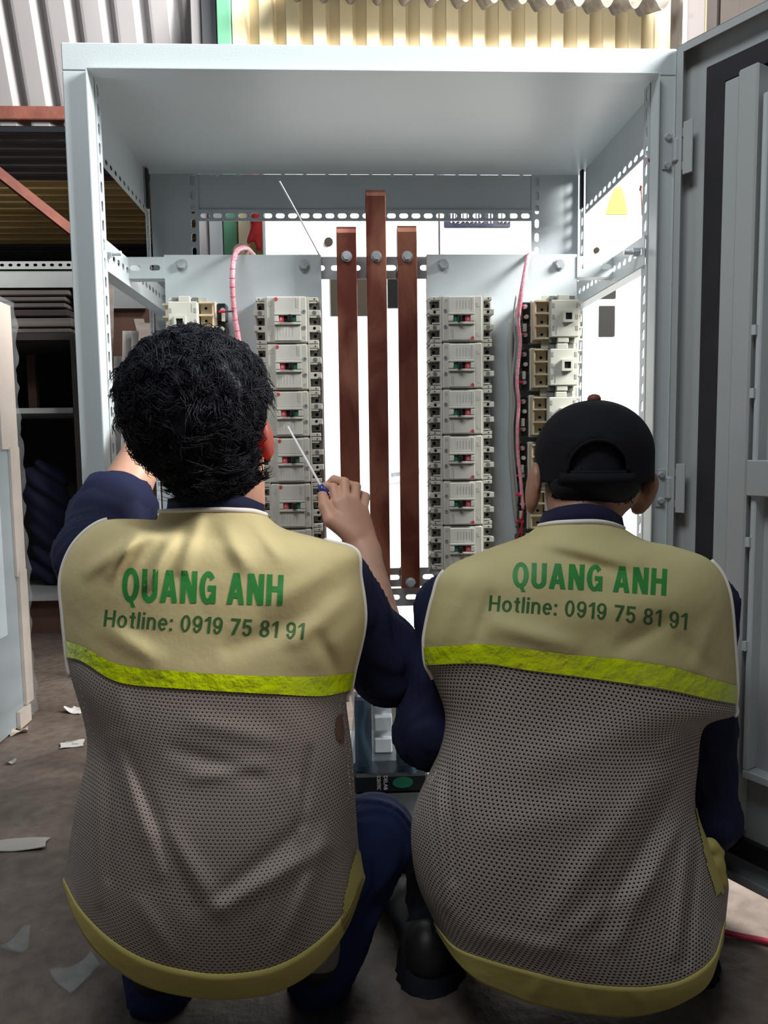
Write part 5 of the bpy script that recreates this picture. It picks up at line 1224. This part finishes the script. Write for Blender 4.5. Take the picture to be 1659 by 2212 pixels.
rows2 = [('neck', [(1166, 1137), (1200, 1131), (1250, 1128), (1290, 1128), (1320, 1133), (1346, 1142)], 1.060, 1.13, .05),
 ('sh0', [(1128, 1162), (1180, 1166), (1240, 1168), (1300, 1168), (1350, 1168), (1394, 1168)], 1.040, 1.13, .05),
 ('sh1', [(1040, 1194), (1120, 1210), (1200, 1220), (1280, 1222), (1370, 1208), (1462, 1183)], 1.015, 1.12, .06),
 ('arm0', [(960, 1234), (1060, 1256), (1160, 1266), (1280, 1272), (1420, 1256), (1535, 1212)], 1.000, 1.11, .08),
 ('y1', [(936, 1290), (1050, 1312), (1160, 1322), (1290, 1330), (1430, 1325), (1573, 1275)], .992, 1.10, .10),
 ('y2', [(919, 1365), (1040, 1362), (1160, 1370), (1290, 1385), (1430, 1402), (1586, 1395)], .986, 1.095, .12),
 ('tape_top', [(917, 1398), (1000, 1393), (1060, 1392), (1150, 1402), (1250, 1415), (1350, 1425), (1450, 1441), (1530, 1464), (1591, 1482)], .984, 1.093, .12),
 ('tape_bottom', [(921, 1436), (1000, 1432), (1060, 1434), (1150, 1448), (1250, 1461), (1350, 1475), (1450, 1491), (1530, 1509), (1588, 1520)], .982, 1.091, .12),
 ('arm1', [(936, 1466), (1040, 1470), (1150, 1490), (1290, 1512), (1420, 1535), (1585, 1546)], .980, 1.09, .12),
 ('b0', [(962, 1548), (1050, 1562), (1150, 1578), (1290, 1598), (1420, 1600), (1522, 1572)], .974, 1.085, .12),
 ('b1', [(950, 1630), (1040, 1655), (1150, 1672), (1290, 1688), (1410, 1685), (1508, 1655)], .965, 1.08, .13),
 ('b2', [(902, 1735), (1000, 1765), (1130, 1785), (1280, 1798), (1410, 1790), (1503, 1745)], .955, 1.075, .13),
 ('b3', [(888, 1810), (990, 1865), (1120, 1895), (1270, 1908), (1420, 1895), (1532, 1832)], .948, 1.07, .13),
 ('b4', [(901, 1905), (990, 1975), (1110, 2010), (1260, 2030), (1420, 2015), (1560, 1915)], .945, 1.065, .12),
 ('hem_top', [(940, 1995), (985, 2045), (1062, 2074), (1149, 2098), (1245, 2121), (1342, 2131), (1414, 2129), (1481, 2112), (1540, 2066), (1565, 1985)], .950, 1.055, .10),
 ('hem_bottom', [(945, 2010), (985, 2072), (1030, 2115), (1077, 2137), (1149, 2166), (1245, 2186), (1342, 2195), (1414, 2186), (1481, 2160), (1534, 2115), (1564, 2000)], .962, 1.05, .09)]
folds2 = [(1150, 1165, 1370, 1215, 20, .007), (1180, 1190, 1340, 1235, 16, -.004), (950, 1380, 1010, 1250, 22, .006), (1030, 1380, 1060, 1290, 14, -.005), (1080, 1350, 1230, 1395, 22, .005), (1250, 1330, 1500, 1290, 40, .005), (1500, 1440, 1560, 1310, 18, .007), (1540, 1450, 1470, 1380, 16, -.005), (1340, 1400, 1440, 1340, 20, -.004), (1410, 1690, 1180, 1990, 30, .012), (1500, 1720, 1330, 2040, 16, .012), (1480, 1660, 1290, 2010, 16, -.010), (1490, 1780, 1460, 2060, 13, .013), (1515, 1780, 1480, 2080, 9, -.012), (940, 1650, 965, 1960, 9, .011), (965, 1650, 980, 1900, 10, -.011), (925, 1750, 945, 1960, 9, .006), (1000, 1600, 990, 1740, 25, .006), (1050, 1480, 1010, 1640, 25, -.006), (1160, 1650, 1420, 1560, 40, .006), (1060, 1800, 1300, 1740, 40, .005), (1160, 2060, 1420, 1900, 25, .008), (1440, 1620, 1500, 1560, 15, .008), (1040, 2020, 1260, 2060, 20, .006), (1170, 2110, 1150, 2150, 10, .005), (1260, 2120, 1280, 2180, 12, -.004), (1360, 2130, 1390, 2170, 12, .004)]
t2 = [('QUANG ANH', ((1108, 1215), (1442, 1229), (1439, 1287), (1106, 1268), -2), 'vest_print', (.215, .105, .62)), ('Hotline: 0919 75 81 91', ((1058, 1286), (1486, 1325), (1483, 1361), (1055, 1319), -5), 'vest_print_dark', (.148, .11, .56))]
p2 = [([(1500, 1745), (1515, 1730), (1590, 1800), (1590, 1925), (1545, 1930), (1520, 1850)], 'side_pocket', 'hem')]
vest2, inner2, G2 = dress(man2, rows2, folds2, 'mesh_right', 'khaki_right', t2, p2, 8)
V, F = sdf_build([('cap', A_(1535, 1825, 1.07), A_(1562, 1842, 1.075), .010, .004), ('cap', A_(1535, 1830, 1.07), A_(1556, 1868, 1.07), .010, .007), ('cap', A_(1540, 1862, 1.07), A_(1558, 1905, 1.07), .014, .010)], .004, .008); link_mesh('pocket_flap', V, F, 'hem', vest2, True)
sl = [('cap', A_(1060, 1300, 1.15), s2, .045, .050), ('cap', s2, e2, .052, .050), ('cap', e2, e2+(w2-e2)*.75, .050, .042), ('cap', A_(1440, 1300, 1.15), s3, .045, .050), ('cap', s3, e3, .052, .044), ('cap', e3, e3+(w3-e3)*.75, .044, .040)]
S2 = sdf_build(sl, .006, .03, cn)
Gc, _, _, _ = garment([('a', [(1176, 1106), (1205, 1095), (1250, 1088), (1280, 1089), (1315, 1098), (1345, 1118)], 1.072, 1.14, .05), ('b', [(1168, 1125), (1205, 1118), (1250, 1113), (1285, 1113), (1320, 1120), (1348, 1134)], 1.062, 1.14, .05), ('c', [(1160, 1148), (1205, 1142), (1250, 1140), (1285, 1140), (1320, 1146), (1354, 1156)], 1.066, 1.142, .05)], step=5)
Cf = [(i*C+j, i*C+(j+1) % C, (i+1)*C+(j+1) % C, (i+1)*C+j) for i in range(len(Gc)-1) for j in range(C)]
V, F = join([S2, (Gc.reshape(-1, 3), Cf), inner2]); link_mesh('shirt', V, F, 'navy', man2, True)
tr = [('ell', A_(1250, 1960, 1.10), (.15, .095, .10), None), ('cap', q2, k2, .085, .066), ('cap', k2, a2, .064, .055), ('cap', q3, k3, .085, .066), ('cap', k3, a3, .064, .055)]
link_mesh('trousers', *sdf_build(tr, .007, .03, cn), 'trouser_dark', man2, True)
for a, dx in ((a2, .075), (a3, 0.0)):
    V, F = sdf_build([('cap', (a[0]+dx, a[1]-.012, .075), (a[0]+dx*.9, a[1]-.005, .15), .050, .058)], .006, .01); link_mesh('trouser_cuff', V, F, 'sock', man2, True)
for a, tx in ((a2, -.03), (a3, .03)): shoe((a[0], a[1]+.0, 0), (a[0]+tx, a[1]+.17, 0), man2)

# ================================================================== SMALL THINGS
m = MB(); m.tube(P3([(713, 1104, 1.43), (706, 1082, 1.425), (697, 1058, 1.42), (692, 1047, 1.42)]), .009, 12, radii=[.007, .0095, .0085, .005]); sd = m.obj('screwdriver', 'blue_plastic', None, True)
tag(sd, 'thin screwdriver with a blue handle in the raised hand', 'screwdriver')
m = MB(); m.tube(P3([(693, 1050, 1.42), (622, 922, 1.505)]), .0022, 8); m.obj('shaft', 'pale_plastic', sd)
# clear bag with a black printed base, standing on the cabinet floor
Yb = 1.578
bagx0, bagx1 = at(764, 1700, Yb)[0], at(925, 1700, Yb)[0]; zb1 = at(840, 1672, Yb)[2]
bag = thing('plastic_bag', 'clear plastic bag with a black printed base between the two workers', 'bag', ((bagx0+bagx1)/2, Yb, zfl))
m = MB(); m.box(bagx0, Yb, zfl+.001, bagx1, Yb+.075, zb1, bev=.006); bb = m.obj('base', 'bag_black', bag)
a = at(823, 1677, Yb-.001)
def bag_text(s_, pxl):
    p = at(pxl, 1676, Yb-.0006); hgt = at(800, 1676, Yb)[2]-at(800, 1706, Yb)[2]
    return text_flat(s_, 'lettering', 'print_white', bb, (p[0], Yb-.0008, p[2]), (0, 0, -1), (1, 0, 0), hgt, .0078)
bag_text('SCIENTIFIC', 814); bag_text('DELAB', 829)
p = at(870, 1690, Yb); m = MB(); m.prism([(math.cos(t)*.022, math.sin(t)*.012) for t in np.linspace(0, 2*math.pi, 24)[:-1]], (p[0], Yb-.0012, p[2]), (1, 0, 0), (0, 0, 1), (0, .001, 0)); m.obj('emblem', 'bag_green', bb)
def bagfilm(Y0, bulge, ph):
    V, F = [], []; nu, nv = 30, 34; zt2 = at(840, 1490, Y0)[2]
    for j in range(nv+1):
        for i in range(nu+1):
            u, v = i/nu, j/nv; x = bagx0+(bagx1-bagx0)*u+.01*math.sin(5*v+ph)*(u-.5); V.append((x, Y0-bulge*math.sin(math.pi*u)*(1-v*.6)+.006*math.sin(22*u+ph+3*v)+.004*math.sin(9*v+14*u), zb1-.002+(zt2-zb1)*v))
    for j in range(nv):
        for i in range(nu): q = j*(nu+1)+i; F.append((q, q+1, q+nu+2, q+nu+1))
    return V, F
for Y0, b_, ph in ((Yb+.012, .004, 0.0), (Yb+.06, -.004, 2.0)):
    m = MB(); m.add(*bagfilm(Y0, b_, ph)); m.obj('film', 'bag_film', bag, True)
for (pa, pb) in ((767, 803), (856, 912)):
    xa_, xb2 = at(pa, 1600, Yb+.03)[0], at(pb, 1600, Yb+.03)[0]; m = MB(); m.box(xa_, Yb+.024, zb1+.001, xb2, Yb+.05, at(800, 1505, Yb+.03)[2], bev=.006); m.obj('folded_side', 'bag_side', bag)
# white stepped cable duct behind it
dk = thing('cable_duct', 'white stepped plastic duct behind the clear bag', 'duct', (at(828, 1600, 1.80)[0], 1.80, zfl))
x0, x1 = at(808, 1600, 1.80)[0], at(847, 1600, 1.80)[0]
for k in range(5):
    m = MB(); z0 = zfl+.001+k*.056; m.box(x0, 1.79-.006*(k % 2), z0, x1, 1.85, z0+.037, bev=.003); m.box(x0, 1.805, z0+.037, x1, 1.85, z0+.056); m.obj('duct_finger', 'white_paint', dk)
# floor litter
def scrap(name, px, py, w_, d_, rz, label, mt='paper', bend=.01, h=0.002, cat='paper'):
    c = atz(px, py, 0.003); V, F = [], []; n = 8
    for s_ in (0, 1):
        for i in range(n+1):
            for j in range(n+1):
                u, v = i/n-.5, j/n-.5; z = .0015+bend*(.5+.5*math.sin(5*u+3*v+px))*(abs(u)+abs(v))+.0008*random.random()
                V.append((u*w_*(1+.06*math.sin(5*v+py)), v*d_*(1+.08*math.sin(4*u+px)), z+s_*h))
    k = (n+1)**2
    for i in range(n):
        for j in range(n):
            q = i*(n+1)+j; F += [(q, q+1, q+n+2, q+n+1), (k+q, k+q+n+1, k+q+n+2, k+q+1)]
    for i in range(n):
        for a, b in ((i*(n+1), (i+1)*(n+1)), (i*(n+1)+n, (i+1)*(n+1)+n), (i, i+1), (n*(n+1)+i, n*(n+1)+i+1)): F.append((a, b, k+b, k+a))
    m = MB(); M = Matrix.Translation((c[0], c[1], 0)) @ Matrix.Rotation(rz, 4, 'Z'); m.add([M @ Vector(p) for p in V], F); o = m.obj(name, mt)
    return tag(o, label, cat)
o = scrap('printed_card', 156, 1608, .062, .045, .3, 'small printed card lying on the floor beside the bareheaded worker', bend=.003)
c = atz(156, 1608, 0); m = MB(); m.box(c[0]-.02, c[1]+.006, .0048, c[0]+.002, c[1]+.010, .0056); m.box(c[0]+.002, c[1]-.010, .0048, c[0]+.02, c[1]-.005, .0056); m.obj('print', 'print_grey', o)
scrap('paper_strip', 38, 1826, .12, .045, .05, 'pale paper strip on the floor at the left edge', bend=.006)
scrap('crumpled_plastic', 30, 2048, .05, .035, .4, 'crumpled clear plastic scrap on the floor, lower left', 'film', .03, cat='plastic')
scrap('plastic_scrap', 172, 2105, .07, .05, .9, 'flat dirty plastic scrap on the floor beside the vest hem', 'film', .02, cat='plastic')
scrap('paper_scrap', 40, 1583, .05, .03, .5, 'torn brown paper scrap below the wrapped cabinet', 'cardboard', .02)
scrap('paper_scrap', 24, 1648, .025, .015, .1, 'tiny pale paper scrap on the floor at the left edge', 'paper', .01)
scrap('paper_scrap', 165, 1535, .05, .06, 1.2, 'torn white paper scrap close to the mesh vest, farther back', 'paper', .02)
scrap('paper_scrap', 120, 1322, .09, .08, .2, 'crumpled white wrapper in front of the dark rack', 'paper', .05)
m = MB(); pts = catmull([atz(1540, 2006, .006), atz(1600, 2022, .006), atz(1659, 2034, .006), atz(1760, 2060, .006), atz(1900, 2050, .006)], 8); m.tube(pts, .0055, 10); tag(m.obj('red_cable', 'cord_red', None, True), 'pinkish red cable on the floor beside the open door', 'cable')
